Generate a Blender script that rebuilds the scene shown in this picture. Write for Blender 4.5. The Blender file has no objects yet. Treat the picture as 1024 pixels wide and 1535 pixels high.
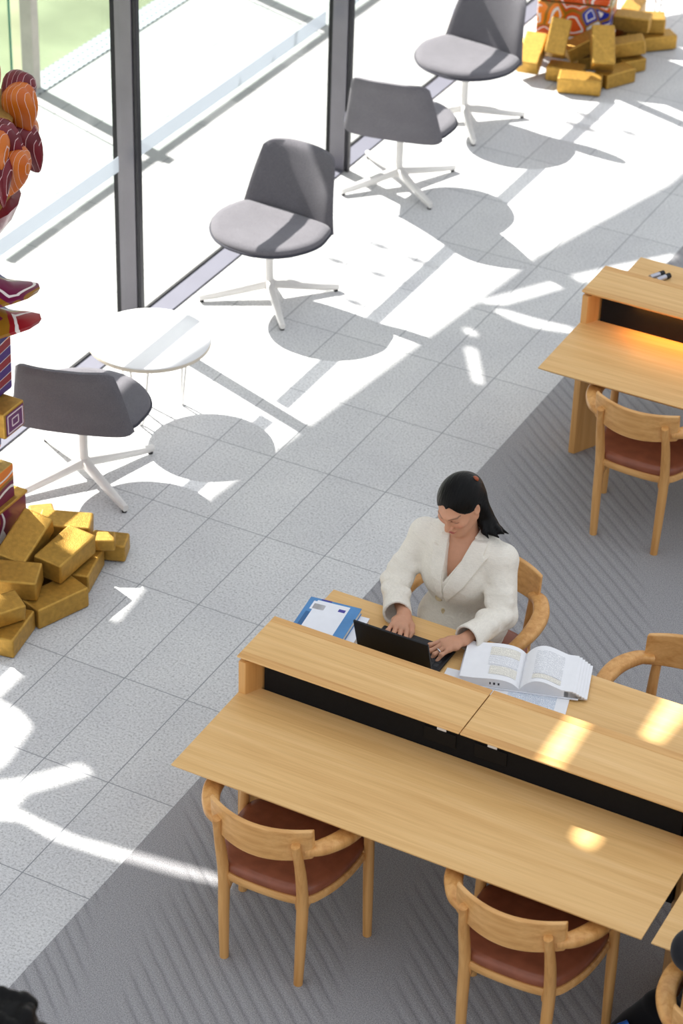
import bpy, bmesh, math, random
import numpy as np
from mathutils import Vector, Matrix, Euler
from mathutils.geometry import delaunay_2d_cdt

U = 0.31                      # one floor tile is 0.31 m wide; lengths below are in tiles
rnd = random.Random(7)
SC = bpy.context.scene
COL = SC.collection
PI = math.pi
D2R = PI / 180

# ------------------------------------------------------------------ camera
F_PX = 3703.309
YAW, PITCH, ROLL = -0.468388553, 0.590109354, 0.0326747164
CAM = Vector((12.8537692, -22.8722484, 21.0444305))
c_f = Vector((math.sin(YAW) * math.cos(PITCH), math.cos(YAW) * math.cos(PITCH), -math.sin(PITCH)))
c_r0 = Vector((math.cos(YAW), -math.sin(YAW), 0))
c_u0 = c_r0.cross(c_f)
c_r = c_r0 * math.cos(ROLL) + c_u0 * math.sin(ROLL)
c_u = c_r.cross(c_f)
cd = bpy.data.cameras.new('camera')
cd.sensor_fit = 'VERTICAL'
cd.sensor_height = 36.0
cd.lens = F_PX / 1535 * 36.0
cd.clip_end = 300
cd.dof.use_dof = True
cd.dof.aperture_fstop = 3.2
cam = bpy.data.objects.new('camera', cd)
COL.objects.link(cam)
cam.matrix_world = Matrix.Translation(CAM * U) @ Matrix((c_r, c_u, -c_f)).transposed().to_4x4()
SC.camera = cam


def at(px, py, z=0.0):
    """point of the place seen at a photo pixel, on the level z (tiles)"""
    d = c_r * (px - 512) + c_u * (767.5 - py) + c_f * F_PX
    return CAM + d * ((z - CAM.z) / d.z)


cd.dof.focus_distance = ((at(690, 880, 2.8) - CAM).dot(c_f)) * U

# ------------------------------------------------------------------ materials


def srgb(r, g, b):
    def f(c):
        c /= 255.0
        return c / 12.92 if c <= 0.04045 else ((c + 0.055) / 1.055) ** 2.4
    return (f(r), f(g), f(b), 1.0)


class NT:
    def __init__(s, name):
        s.m = bpy.data.materials.new(name)
        s.m.use_nodes = True
        s.t = s.m.node_tree
        s.b = s.t.nodes['Principled BSDF']
        s.out = s.t.nodes['Material Output']

    def n(s, typ, **kw):
        n = s.t.nodes.new(typ)
        for k, v in kw.items():
            if k in n.inputs:
                n.inputs[k].default_value = v
            else:
                setattr(n, k, v)
        return n

    def l(s, a, b):
        s.t.links.new(a, b)

    def coords(s, kind='Object', scale=(1, 1, 1), rot=(0, 0, 0)):
        tc = s.n('ShaderNodeTexCoord')
        mp = s.n('ShaderNodeMapping')
        mp.inputs['Scale'].default_value = scale
        mp.inputs['Rotation'].default_value = rot
        s.l(tc.outputs[kind], mp.inputs['Vector'])
        return mp.outputs['Vector']

    def math(s, op, a, b=None, c=None):
        n = s.n('ShaderNodeMath', operation=op)
        for i, v in enumerate((a, b, c)):
            if v is None:
                continue
            if isinstance(v, (int, float)):
                n.inputs[i].default_value = v
            else:
                s.l(v, n.inputs[i])
        return n.outputs[0]

    def ramp(s, fac, stops, interp='LINEAR'):
        r = s.n('ShaderNodeValToRGB')
        r.color_ramp.interpolation = interp
        e = r.color_ramp.elements
        while len(e) < len(stops):
            e.new(0.5)
        for i, (p, c) in enumerate(stops):
            e[i].position = p
            e[i].color = c
        s.l(fac, r.inputs['Fac'])
        return r.outputs['Color']

    def mix(s, fac, a, b, mode='MIX'):
        n = s.n('ShaderNodeMix', data_type='RGBA', blend_type=mode)
        for v, k in ((fac, 0), (a, 6), (b, 7)):
            if isinstance(v, (int, float)):
                n.inputs[k].default_value = v
            elif isinstance(v, tuple):
                n.inputs[k].default_value = v
            else:
                s.l(v, n.inputs[k])
        return n.outputs[2]

    def bump(s, h, strength=0.3, dist=0.01):
        n = s.n('ShaderNodeBump')
        n.inputs['Strength'].default_value = strength
        n.inputs['Distance'].default_value = dist
        s.l(h, n.inputs['Height'])
        s.l(n.outputs[0], s.b.inputs['Normal'])

    def set(s, **kw):
        for k, v in kw.items():
            k = k.replace('_', ' ')
            if isinstance(v, (int, float, tuple)):
                s.b.inputs[k].default_value = v
            else:
                s.l(v, s.b.inputs[k])
        return s.m


def plain(name, rgb, rough=0.5, metal=0.0, noise=0.06, nscale=30, spec=0.5, bump=0.0):
    t = NT(name)
    v = t.coords()
    no = t.n('ShaderNodeTexNoise', Scale=float(nscale), Detail=4.0)
    t.l(v, no.inputs['Vector'])
    c = srgb(*rgb)
    dk = tuple(x * (1 - noise) for x in c[:3]) + (1,)
    lt = tuple(min(1, x * (1 + noise)) for x in c[:3]) + (1,)
    col = t.ramp(no.outputs['Fac'], [(0.3, dk), (0.7, lt)])
    t.set(Base_Color=col, Roughness=rough, Metallic=metal, Specular_IOR_Level=spec)
    if bump:
        t.bump(no.outputs['Fac'], bump, 0.004)
    return t.m


def granite(name, base, joint, amount=1.0, bumped=True):
    t = NT(name)
    v = t.coords('Object')
    n1 = t.n('ShaderNodeTexNoise', Scale=95.0, Detail=3.0, Roughness=0.75)
    n2 = t.n('ShaderNodeTexNoise', Scale=2.2, Detail=3.0)
    n3 = t.n('ShaderNodeTexVoronoi', Scale=120.0)
    for n in (n1, n2, n3):
        t.l(v, n.inputs['Vector'])
    b = srgb(*base)
    k = lambda f: tuple(min(1, x * f) for x in b[:3]) + (1,)
    col = t.ramp(n1.outputs['Fac'], [(0.32, k(1 - 0.42 * amount)), (0.45, k(1 - 0.1 * amount)), (0.58, k(1.04)), (0.7, k(1.16))])
    sp = t.ramp(n3.outputs['Distance'], [(0.0, (0.62, 0.62, 0.63, 1)), (0.22, (1, 1, 1, 1))])
    col = t.mix(0.55 * amount, col, sp, 'MULTIPLY')
    big = t.ramp(n2.outputs['Fac'], [(0.3, (0.93, 0.93, 0.94, 1)), (0.7, (1.05, 1.05, 1.04, 1))])
    col = t.mix(1.0, col, big, 'MULTIPLY')
    sx = t.n('ShaderNodeSeparateXYZ')
    t.l(v, sx.inputs[0])
    # tile grid: one tile in x, two in y
    X = t.math('DIVIDE', sx.outputs['X'], U)
    Y = t.math('DIVIDE', sx.outputs['Y'], 2 * U)
    fl = t.n('ShaderNodeCombineXYZ')
    t.l(t.math('FLOOR', X), fl.inputs[0])
    t.l(t.math('FLOOR', Y), fl.inputs[1])
    wn = t.n('ShaderNodeTexWhiteNoise', noise_dimensions='3D')
    t.l(fl.outputs[0], wn.inputs[0])
    tv = t.ramp(wn.outputs['Value'], [(0, (0.95, 0.95, 0.955, 1)), (1, (1.03, 1.03, 1.03, 1))])
    col = t.mix(1.0, col, tv, 'MULTIPLY')
    px = t.math('PINGPONG', X, 0.5)
    py = t.math('MULTIPLY', t.math('PINGPONG', Y, 0.5), 2.0)
    jm = t.math('LESS_THAN', t.math('MINIMUM', px, t.math('MULTIPLY', py, 1.15)), 0.0085)
    col = t.mix(jm, col, srgb(*joint))
    t.set(Base_Color=col, Roughness=0.42, Specular_IOR_Level=0.35)
    return t.m


def wood(name, c_dark, c_mid, c_light, axis='X', scale=1.0, rough=0.42, spec=0.4):
    t = NT(name)
    sc = {'X': (1.2, 26, 26), 'Y': (26, 1.2, 26), 'Z': (26, 26, 1.2)}[axis]
    sf = {'X': (4, 150, 150), 'Y': (150, 4, 150), 'Z': (150, 150, 4)}[axis]
    a = t.n('ShaderNodeTexNoise', Scale=scale, Detail=4.0, Distortion=0.6)
    b = t.n('ShaderNodeTexNoise', Scale=scale, Detail=2.0)
    t.l(t.coords('Object', sc), a.inputs['Vector'])
    t.l(t.coords('Object', sf), b.inputs['Vector'])
    col = t.ramp(a.outputs['Fac'], [(0.28, srgb(*c_dark)), (0.5, srgb(*c_mid)), (0.72, srgb(*c_light))])
    fine = t.ramp(b.outputs['Fac'], [(0.35, (0.93, 0.91, 0.88, 1)), (0.6, (1.02, 1.02, 1.02, 1))])
    col = t.mix(0.8, col, fine, 'MULTIPLY')
    t.set(Base_Color=col, Roughness=rough, Specular_IOR_Level=spec)
    t.bump(b.outputs['Fac'], 0.05, 0.002)
    return t.m


def fabric(name, rgb, scale=420, contrast=0.3, rough=0.95):
    t = NT(name)
    n1 = t.n('ShaderNodeTexNoise', Scale=float(scale), Detail=2.0)
    n2 = t.n('ShaderNodeTexNoise', Scale=9.0, Detail=3.0)
    v = t.coords()
    t.l(v, n1.inputs['Vector'])
    t.l(v, n2.inputs['Vector'])
    b = srgb(*rgb)
    k = lambda f: tuple(min(1, x * f) for x in b[:3]) + (1,)
    col = t.ramp(n1.outputs['Fac'], [(0.3, k(1 - contrast)), (0.7, k(1 + contrast))])
    col = t.mix(0.6, col, t.ramp(n2.outputs['Fac'], [(0.3, (0.9, 0.9, 0.9, 1)), (0.7, (1.08, 1.08, 1.08, 1))]), 'MULTIPLY')
    t.set(Base_Color=col, Roughness=rough, Specular_IOR_Level=0.15)
    t.b.inputs['Sheen Weight'].default_value = 0.15
    t.bump(n1.outputs['Fac'], 0.25, 0.002)
    return t.m


def carpet_mat():
    t = NT('carpet_pile')
    v = t.coords('Object')
    vs = t.n('ShaderNodeVectorMath', operation='SCALE')
    vs.inputs['Scale'].default_value = 1 / U
    t.l(v, vs.inputs[0])
    sx = t.n('ShaderNodeSeparateXYZ')
    t.l(vs.outputs[0], sx.inputs[0])
    n1 = t.n('ShaderNodeTexNoise', Scale=210.0, Detail=3.0, Roughness=0.7)
    n2 = t.n('ShaderNodeTexNoise', Scale=1.6, Detail=2.0)
    n4 = t.n('ShaderNodeTexNoise', Scale=3.0, Detail=2.0)
    for n in (n1, n2, n4):
        t.l(v, n.inputs['Vector'])
    # ribs running on a slant, broken into wide panels of alternating flat and ribbed pile
    w = t.math('ADD', t.math('MULTIPLY', sx.outputs['X'], 0.65), t.math('MULTIPLY', sx.outputs['Y'], 0.76))
    w = t.math('ADD', w, t.math('MULTIPLY', n4.outputs['Fac'], 0.06))
    ph = t.math('PINGPONG', t.math('DIVIDE', w, 0.172), 0.5)
    rib = t.math('MULTIPLY', ph, 2.0)
    q = t.math('ADD', t.math('MULTIPLY', sx.outputs['X'], 0.62), t.math('MULTIPLY', sx.outputs['Y'], 0.2))
    band = t.math('PINGPONG', t.math('ADD', q, t.math('MULTIPLY', n2.outputs['Fac'], 0.9)), 1.0)
    mask = t.ramp(band, [(0.16, (0, 0, 0, 1)), (0.34, (1, 1, 1, 1))])
    groove = t.ramp(rib, [(0.0, (0.76, 0.76, 0.77, 1)), (0.4, (1.0, 1.0, 1.0, 1)), (1, (1.03, 1.03, 1.03, 1))])
    col = t.ramp(n1.outputs['Fac'], [(0.3, srgb(120, 119, 121)), (0.5, srgb(157, 156, 158)), (0.72, srgb(188, 187, 189))])
    col = t.mix(mask, col, t.mix(1.0, col, groove, 'MULTIPLY'))
    t.set(Base_Color=col, Roughness=0.97, Specular_IOR_Level=0.1)
    h = t.math('ADD', t.math('MULTIPLY', rib, t.math('MULTIPLY', mask, 1.0)), t.math('MULTIPLY', n1.outputs['Fac'], 0.8))
    t.bump(h, 0.5, 0.008)
    return t.m


def painted(name, palette, scale, seed, line=(236, 228, 222), outline=(150, 105, 25), gloss=0.3):
    """bold painted patches with pale lines and golden outlines"""
    t = NT(name)
    v = t.coords('Object', (1, 1, 1))
    ad = t.n('ShaderNodeVectorMath', operation='ADD')
    ad.inputs[1].default_value = (seed * 1.7, seed * 0.9, seed * 2.3)
    t.l(v, ad.inputs[0])
    no = t.n('ShaderNodeTexNoise', Scale=7.0, Detail=0.0)
    t.l(ad.outputs[0], no.inputs['Vector'])
    mx = t.mix(0.12, ad.outputs[0], no.outputs['Color'], 'ADD')
    vo = t.n('ShaderNodeTexVoronoi', Scale=float(scale))
    ve = t.n('ShaderNodeTexVoronoi', Scale=float(scale), feature='DISTANCE_TO_EDGE')
    t.l(mx, vo.inputs['Vector'])
    t.l(mx, ve.inputs['Vector'])
    sp = t.n('ShaderNodeSeparateColor')
    t.l(vo.outputs['Color'], sp.inputs[0])
    n = len(palette)
    col = t.ramp(sp.outputs[0], [(i / n, srgb(*c)) for i, c in enumerate(palette)], 'CONSTANT')
    ln = t.math('COMPARE', ve.outputs['Distance'], 0.13, 0.022)
    col = t.mix(ln, col, srgb(*line))
    ol = t.math('LESS_THAN', ve.outputs['Distance'], 0.035)
    col = t.mix(ol, col, srgb(*outline))
    t.set(Base_Color=col, Roughness=gloss, Specular_IOR_Level=0.4)
    return t.m


def striped(name, a, b, line, scale=9.0, axis='Z', wav=0.6, rough=0.35):
    t = NT(name)
    v = t.coords('Object')
    w = t.n('ShaderNodeTexWave', Scale=scale, Distortion=wav * 6, Detail=0.0, wave_type='BANDS', bands_direction=axis)
    w.inputs['Detail Scale'].default_value = 0.6
    t.l(v, w.inputs['Vector'])
    col = t.ramp(w.outputs['Fac'], [(0, srgb(*a)), (0.42, srgb(*line)), (0.52, srgb(*b))], 'CONSTANT')
    t.set(Base_Color=col, Roughness=rough, Specular_IOR_Level=0.4)
    return t.m


def gold(name, rgb, rough):
    t = NT(name)
    v = t.coords('Object')
    n1 = t.n('ShaderNodeTexNoise', Scale=40.0, Detail=4.0)
    n2 = t.n('ShaderNodeTexNoise', Scale=190.0, Detail=3.0)
    t.l(v, n1.inputs['Vector'])
    t.l(v, n2.inputs['Vector'])
    b = srgb(*rgb)
    k = lambda f: tuple(min(1, x * f) for x in b[:3]) + (1,)
    col = t.ramp(n1.outputs['Fac'], [(0.3, k(0.82)), (0.7, k(1.12))])
    t.set(Base_Color=col, Roughness=rough, Metallic=0.65)
    t.bump(n2.outputs['Fac'], 0.35, 0.004)
    return t.m


def glass_mat(name, tint, refl=0.06):
    t = NT(name)
    tr = t.n('ShaderNodeBsdfTransparent')
    tr.inputs[0].default_value = tint
    gl = t.n('ShaderNodeBsdfGlossy')
    gl.inputs['Roughness'].default_value = 0.02
    lw = t.n('ShaderNodeLayerWeight', Blend=0.5)
    fr = t.math('ADD', t.math('MULTIPLY', t.math('POWER', lw.outputs['Facing'], 4.0), 0.35), 0.015)
    mx = t.n('ShaderNodeMixShader')
    t.l(fr, mx.inputs[0])
    t.l(tr.outputs[0], mx.inputs[1])
    t.l(gl.outputs[0], mx.inputs[2])
    t.l(mx.outputs[0], t.out.inputs['Surface'])
    return t.m


def frost_mat():
    t = NT('frosted_film')
    tr = t.n('ShaderNodeBsdfTransparent')
    tr.inputs[0].default_value = (0.6, 0.62, 0.65, 1)
    di = t.n('ShaderNodeBsdfTranslucent')
    di.inputs[0].default_value = (0.56, 0.60, 0.65, 1)
    d2 = t.n('ShaderNodeBsdfDiffuse')
    d2.inputs[0].default_value = (0.72, 0.75, 0.79, 1)
    m1 = t.n('ShaderNodeMixShader')
    m1.inputs[0].default_value = 0.5
    t.l(di.outputs[0], m1.inputs[1])
    t.l(d2.outputs[0], m1.inputs[2])
    mx = t.n('ShaderNodeMixShader')
    mx.inputs[0].default_value = 0.5
    t.l(tr.outputs[0], mx.inputs[1])
    t.l(m1.outputs[0], mx.inputs[2])
    t.l(mx.outputs[0], t.out.inputs['Surface'])
    return t.m


def attr_skin():
    t = NT('skin')
    a = t.n('ShaderNodeVertexColor', layer_name='tone')
    n = t.n('ShaderNodeTexNoise', Scale=60.0, Detail=3.0)
    t.l(t.coords(), n.inputs['Vector'])
    col = t.mix(0.5, a.outputs['Color'], t.ramp(n.outputs['Fac'], [(0.3, (0.93, 0.92, 0.91, 1)), (0.7, (1.05, 1.04, 1.04, 1))]), 'MULTIPLY')
    t.set(Base_Color=col, Roughness=0.5, Specular_IOR_Level=0.35)
    t.b.inputs['Subsurface Weight'].default_value = 0.12
    t.b.inputs['Subsurface Radius'].default_value = (0.01, 0.004, 0.002)
    return t.m


def linen(name, rgb):
    t = NT(name)
    n1 = t.n('ShaderNodeTexNoise', Scale=1.0, Detail=2.0)
    n2 = t.n('ShaderNodeTexNoise', Scale=1.0, Detail=2.0)
    n3 = t.n('ShaderNodeTexNoise', Scale=14.0, Detail=4.0, Distortion=1.2)
    t.l(t.coords('Object', (700, 700, 60)), n1.inputs['Vector'])
    t.l(t.coords('Object', (60, 60, 600)), n2.inputs['Vector'])
    t.l(t.coords(), n3.inputs['Vector'])
    b = srgb(*rgb)
    k = lambda f: tuple(min(1, x * f) for x in b[:3]) + (1,)
    f = t.math('MULTIPLY', t.math('ADD', n1.outputs['Fac'], n2.outputs['Fac']), 0.5)
    col = t.ramp(f, [(0.35, k(0.9)), (0.65, k(1.06))])
    t.set(Base_Color=col, Roughness=0.9, Specular_IOR_Level=0.15)
    h = t.math('ADD', t.math('MULTIPLY', n3.outputs['Fac'], 1.0), t.math('MULTIPLY', f, 0.12))
    t.bump(h, 0.55, 0.012)
    return t.m


def printed(name, paper, ink, lines, axis='Y', dens=0.5, seed=0.0):
    """page paper with lines of print"""
    t = NT(name)
    v = t.coords('Object', (1, 1, 1))
    sx = t.n('ShaderNodeSeparateXYZ')
    t.l(v, sx.inputs[0])
    a, b = ('Y', 'X') if axis == 'Y' else ('X', 'Y')
    r = t.math('MULTIPLY', sx.outputs[a], lines / U)
    row = t.math('LESS_THAN', t.math('FRACT', r), 0.45)
    cv = t.n('ShaderNodeCombineXYZ')
    t.l(t.math('MULTIPLY', sx.outputs[b], 420.0), cv.inputs[0])
    t.l(t.math('MULTIPLY', t.math('FLOOR', r), 7.31), cv.inputs[1])
    cv.inputs[2].default_value = seed
    no = t.n('ShaderNodeTexNoise', Scale=1.0, Detail=1.0)
    t.l(cv.outputs[0], no.inputs['Vector'])
    wd = t.math('GREATER_THAN', no.outputs['Fac'], 1 - dens - 0.02)
    m = t.math('MULTIPLY', row, wd)
    t.set(Base_Color=t.mix(m, srgb(*paper), srgb(*ink)), Roughness=0.8, Specular_IOR_Level=0.2)
    return t.m


def emit(name, rgb, strength):
    t = NT(name)
    t.set(Base_Color=srgb(*rgb), Emission_Color=srgb(*rgb), Emission_Strength=strength)
    return t.m


M = {}
M['granite'] = granite('granite_floor', (212, 212, 212), (142, 144, 148), 1.15)
M['paving'] = granite('granite_paving', (176, 176, 175), (112, 113, 115), 0.5)
M['carpet'] = carpet_mat()
M['oak'] = wood('oak_veneer', (214, 168, 106), (225, 182, 120), (231, 190, 131), 'X')
M['oak_edge'] = wood('oak_lipping', (200, 148, 86), (214, 165, 102), (223, 176, 114), 'X', 1.5)
M['oak_panel'] = wood('oak_panel', (204, 150, 86), (216, 163, 98), (224, 174, 110), 'Z')
M['ash'] = wood('ash_solid', (194, 138, 76), (211, 157, 93), (222, 172, 109), 'Z', 1.3, 0.4)
M['ash_back'] = wood('ash_bent', (198, 144, 82), (214, 162, 99), (224, 175, 114), 'X', 1.3, 0.4)
M['leather'] = plain('brown_leather', (138, 78, 54), 0.38, 0, 0.16, 22, 0.5, 0.12)
M['black'] = plain('black_panel', (22, 22, 23), 0.7, 0, 0.1, 60, 0.15)
M['socket'] = plain('black_plastic', (19, 19, 20), 0.6, spec=0.2)
M['label'] = plain('white_label', (232, 232, 232), 0.6, 0, 0.02)
M['fabric'] = fabric('grey_wool', (106, 104, 109))
M['piping'] = fabric('dark_piping', (66, 66, 74))
M['white'] = plain('white_metal', (228, 226, 222), 0.35, 0, 0.02)
M['laminate'] = plain('white_laminate', (236, 236, 236), 0.3, 0, 0.01)
M['ply'] = plain('birch_edge', (214, 204, 186), 0.5, 0, 0.05)
M['rubber'] = plain('dark_rubber', (30, 30, 32), 0.7)
M['alu'] = plain('grey_aluminium', (128, 126, 132), 0.42, 0.55, 0.08, 4)
M['alu_dark'] = plain('dark_aluminium', (52, 52, 56), 0.45, 0.4, 0.06)
M['gasket'] = plain('black_gasket', (20, 21, 23), 0.7)
M['sill'] = plain('anodised_sill', (112, 112, 124), 0.5, 0.1, 0.03, 5)
M['glass'] = glass_mat('window_glass', (0.985, 0.99, 0.99, 1))
M['glass_green'] = glass_mat('green_glass', (0.90, 0.95, 0.93, 1))
M['glass_edge'] = plain('glass_edge', (70, 160, 140), 0.2, 0, 0.05)
M['frost'] = frost_mat()
M['concrete'] = plain('concrete', (196, 190, 180), 0.85, 0, 0.08, 14, 0.3, 0.2)
M['wall'] = plain('white_plaster', (225, 225, 224), 0.9, 0, 0.02)
M['lawn'] = plain('lawn_green', (132, 138, 110), 0.95, 0, 0.3, 1.2, 0.1)
M['steel'] = plain('galvanised_steel', (196, 200, 204), 0.4, 0.6, 0.1, 40)
def grate_mat():
    t = NT('perforated_steel')
    v = t.coords('Object', (1 / U, 1 / U, 1 / U))
    sx = t.n('ShaderNodeSeparateXYZ')
    t.l(v, sx.inputs[0])
    row = t.math('MULTIPLY', sx.outputs['X'], 5.2)
    odd = t.math('MULTIPLY', t.math('MODULO', t.math('ABSOLUTE', t.math('FLOOR', row)), 2.0), 0.5)
    a = t.math('ABSOLUTE', t.math('SUBTRACT', t.math('FRACT', row), 0.5))
    b = t.math('ABSOLUTE', t.math('SUBTRACT', t.math('FRACT', t.math('ADD', t.math('MULTIPLY', sx.outputs['Y'], 5.5), odd)), 0.5))
    hole = t.math('MULTIPLY', t.math('LESS_THAN', a, 0.17), t.math('LESS_THAN', b, 0.24))
    t.set(Base_Color=t.mix(hole, srgb(176, 180, 184), srgb(104, 110, 116)), Roughness=0.5, Metallic=0.2)
    return t.m


M['grate'] = grate_mat()
M['gold'] = gold('gold_foil', (188, 146, 66), 0.45)
M['gold_leaf'] = gold('gold_leaf', (190, 160, 92), 0.5)
M['paint_base'] = painted('painted_base', [(40, 30, 110), (226, 122, 18), (112, 24, 66), (70, 30, 120), (222, 218, 216), (150, 26, 34)], 3.2, 1.0)
M['paint_blue'] = painted('painted_blue', [(24, 44, 150), (238, 130, 26), (24, 52, 168), (30, 140, 150), (226, 226, 226), (214, 84, 24)], 5.2, 9.0)
M['paint_body'] = striped('painted_body', (46, 34, 104), (226, 122, 18), (226, 222, 220), 3.0, 'Z', 0.5)
M['paint_body2'] = striped('painted_body_red', (140, 24, 34), (70, 30, 110), (226, 222, 220), 3.4, 'Z', 0.5)
M['petal_o'] = striped('petal_orange', (196, 104, 26), (188, 92, 20), (214, 176, 164), 7.0, 'X', 0.9)
M['petal_m'] = striped('petal_maroon', (96, 16, 30), (110, 20, 34), (206, 170, 172), 7.0, 'X', 0.9)
M['maroon'] = plain('maroon_paint', (122, 14, 44), 0.3, 0, 0.1)
M['purple'] = plain('purple_paint', (98, 28, 88), 0.35, 0, 0.1)
M['pale_line'] = plain('pale_line_paint', (222, 200, 205), 0.4, 0, 0.03)
M['navy'] = plain('navy_paint', (36, 36, 96), 0.35, 0, 0.06)
M['orange'] = plain('orange_paint', (214, 120, 30), 0.35, 0, 0.08)
M['paper'] = plain('white_paper', (236, 236, 238), 0.8, 0, 0.015)
M['page_edge'] = striped('page_edges', (214, 208, 200), (232, 228, 222), (224, 219, 212), 60, 'Z', 0.0, 0.9)
M['print'] = printed('printed_page', (238, 238, 239), (186, 188, 194), 46, 'Y', 0.55)
M['print_hl'] = printed('printed_page_highlighted', (238, 234, 222), (192, 188, 180), 46, 'Y', 0.55, 4.0)
M['print_blue'] = printed('printed_blue_page', (226, 230, 236), (160, 174, 196), 40, 'Y', 0.55, 2.0)
M['cover_blue'] = plain('blue_cover', (74, 132, 186), 0.35, 0, 0.12, 8)
M['cover_dark'] = plain('dark_blue_cover', (40, 96, 148), 0.35, 0, 0.1, 8)
M['cover_white'] = plain('white_cover', (234, 236, 242), 0.35, 0, 0.02)
M['ink'] = plain('black_ink', (50, 48, 52), 0.6)
M['ink_brown'] = plain('barcode_ink', (96, 84, 78), 0.6)
M['logo'] = plain('violet_print', (66, 62, 150), 0.5)
M['laptop'] = plain('laptop_black', (22, 23, 26), 0.45, 0, 0.05, 60, 0.35)
M['key'] = plain('laptop_keys', (34, 35, 38), 0.6)
M['screen'] = plain('screen_glass', (12, 13, 16), 0.1)
M['skin'] = attr_skin()
M['hair'] = None
M['linen'] = linen('cream_linen', (232, 226, 214))
M['linen_in'] = plain('lining', (176, 168, 160), 0.8)
M['button'] = plain('horn_button', (205, 186, 148), 0.35, 0, 0.15, 60)
M['ring'] = plain('silver_ring', (215, 215, 220), 0.15, 1.0, 0.02)
M['clip'] = plain('amber_clip', (150, 70, 32), 0.25, 0, 0.2, 60)
M['navy_cloth'] = fabric('navy_cloth', (13, 15, 24), 300, 0.3)
M['black_cloth'] = fabric('black_cloth', (13, 13, 16), 300, 0.3)
M['blue'] = plain('blue_plastic', (20, 92, 180), 0.35, 0, 0.1)
M['strip'] = emit('warm_light_strip', (255, 140, 30), 5.0)
M['marker'] = plain('silver_marker', (190, 190, 200), 0.3, 0.6)
M['shoe'] = plain('tan_shoe', (150, 120, 95), 0.45)


def hair_mat():
    t = NT('black_hair')
    n = t.n('ShaderNodeTexNoise', Scale=1.0, Detail=3.0)
    t.l(t.coords('Object', (160, 22, 22)), n.inputs['Vector'])
    t.set(Base_Color=t.ramp(n.outputs['Fac'], [(0.3, srgb(4, 4, 4)), (0.75, srgb(15, 13, 13))]), Roughness=0.42, Specular_IOR_Level=0.14)
    t.bump(n.outputs['Fac'], 0.5, 0.008)
    return t.m


M['hair'] = hair_mat()

# ------------------------------------------------------------------ mesh helpers (all lengths in tiles)


def R3(rx=0, ry=0, rz=0):
    return Euler((rx * D2R, ry * D2R, rz * D2R)).to_matrix()


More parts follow.
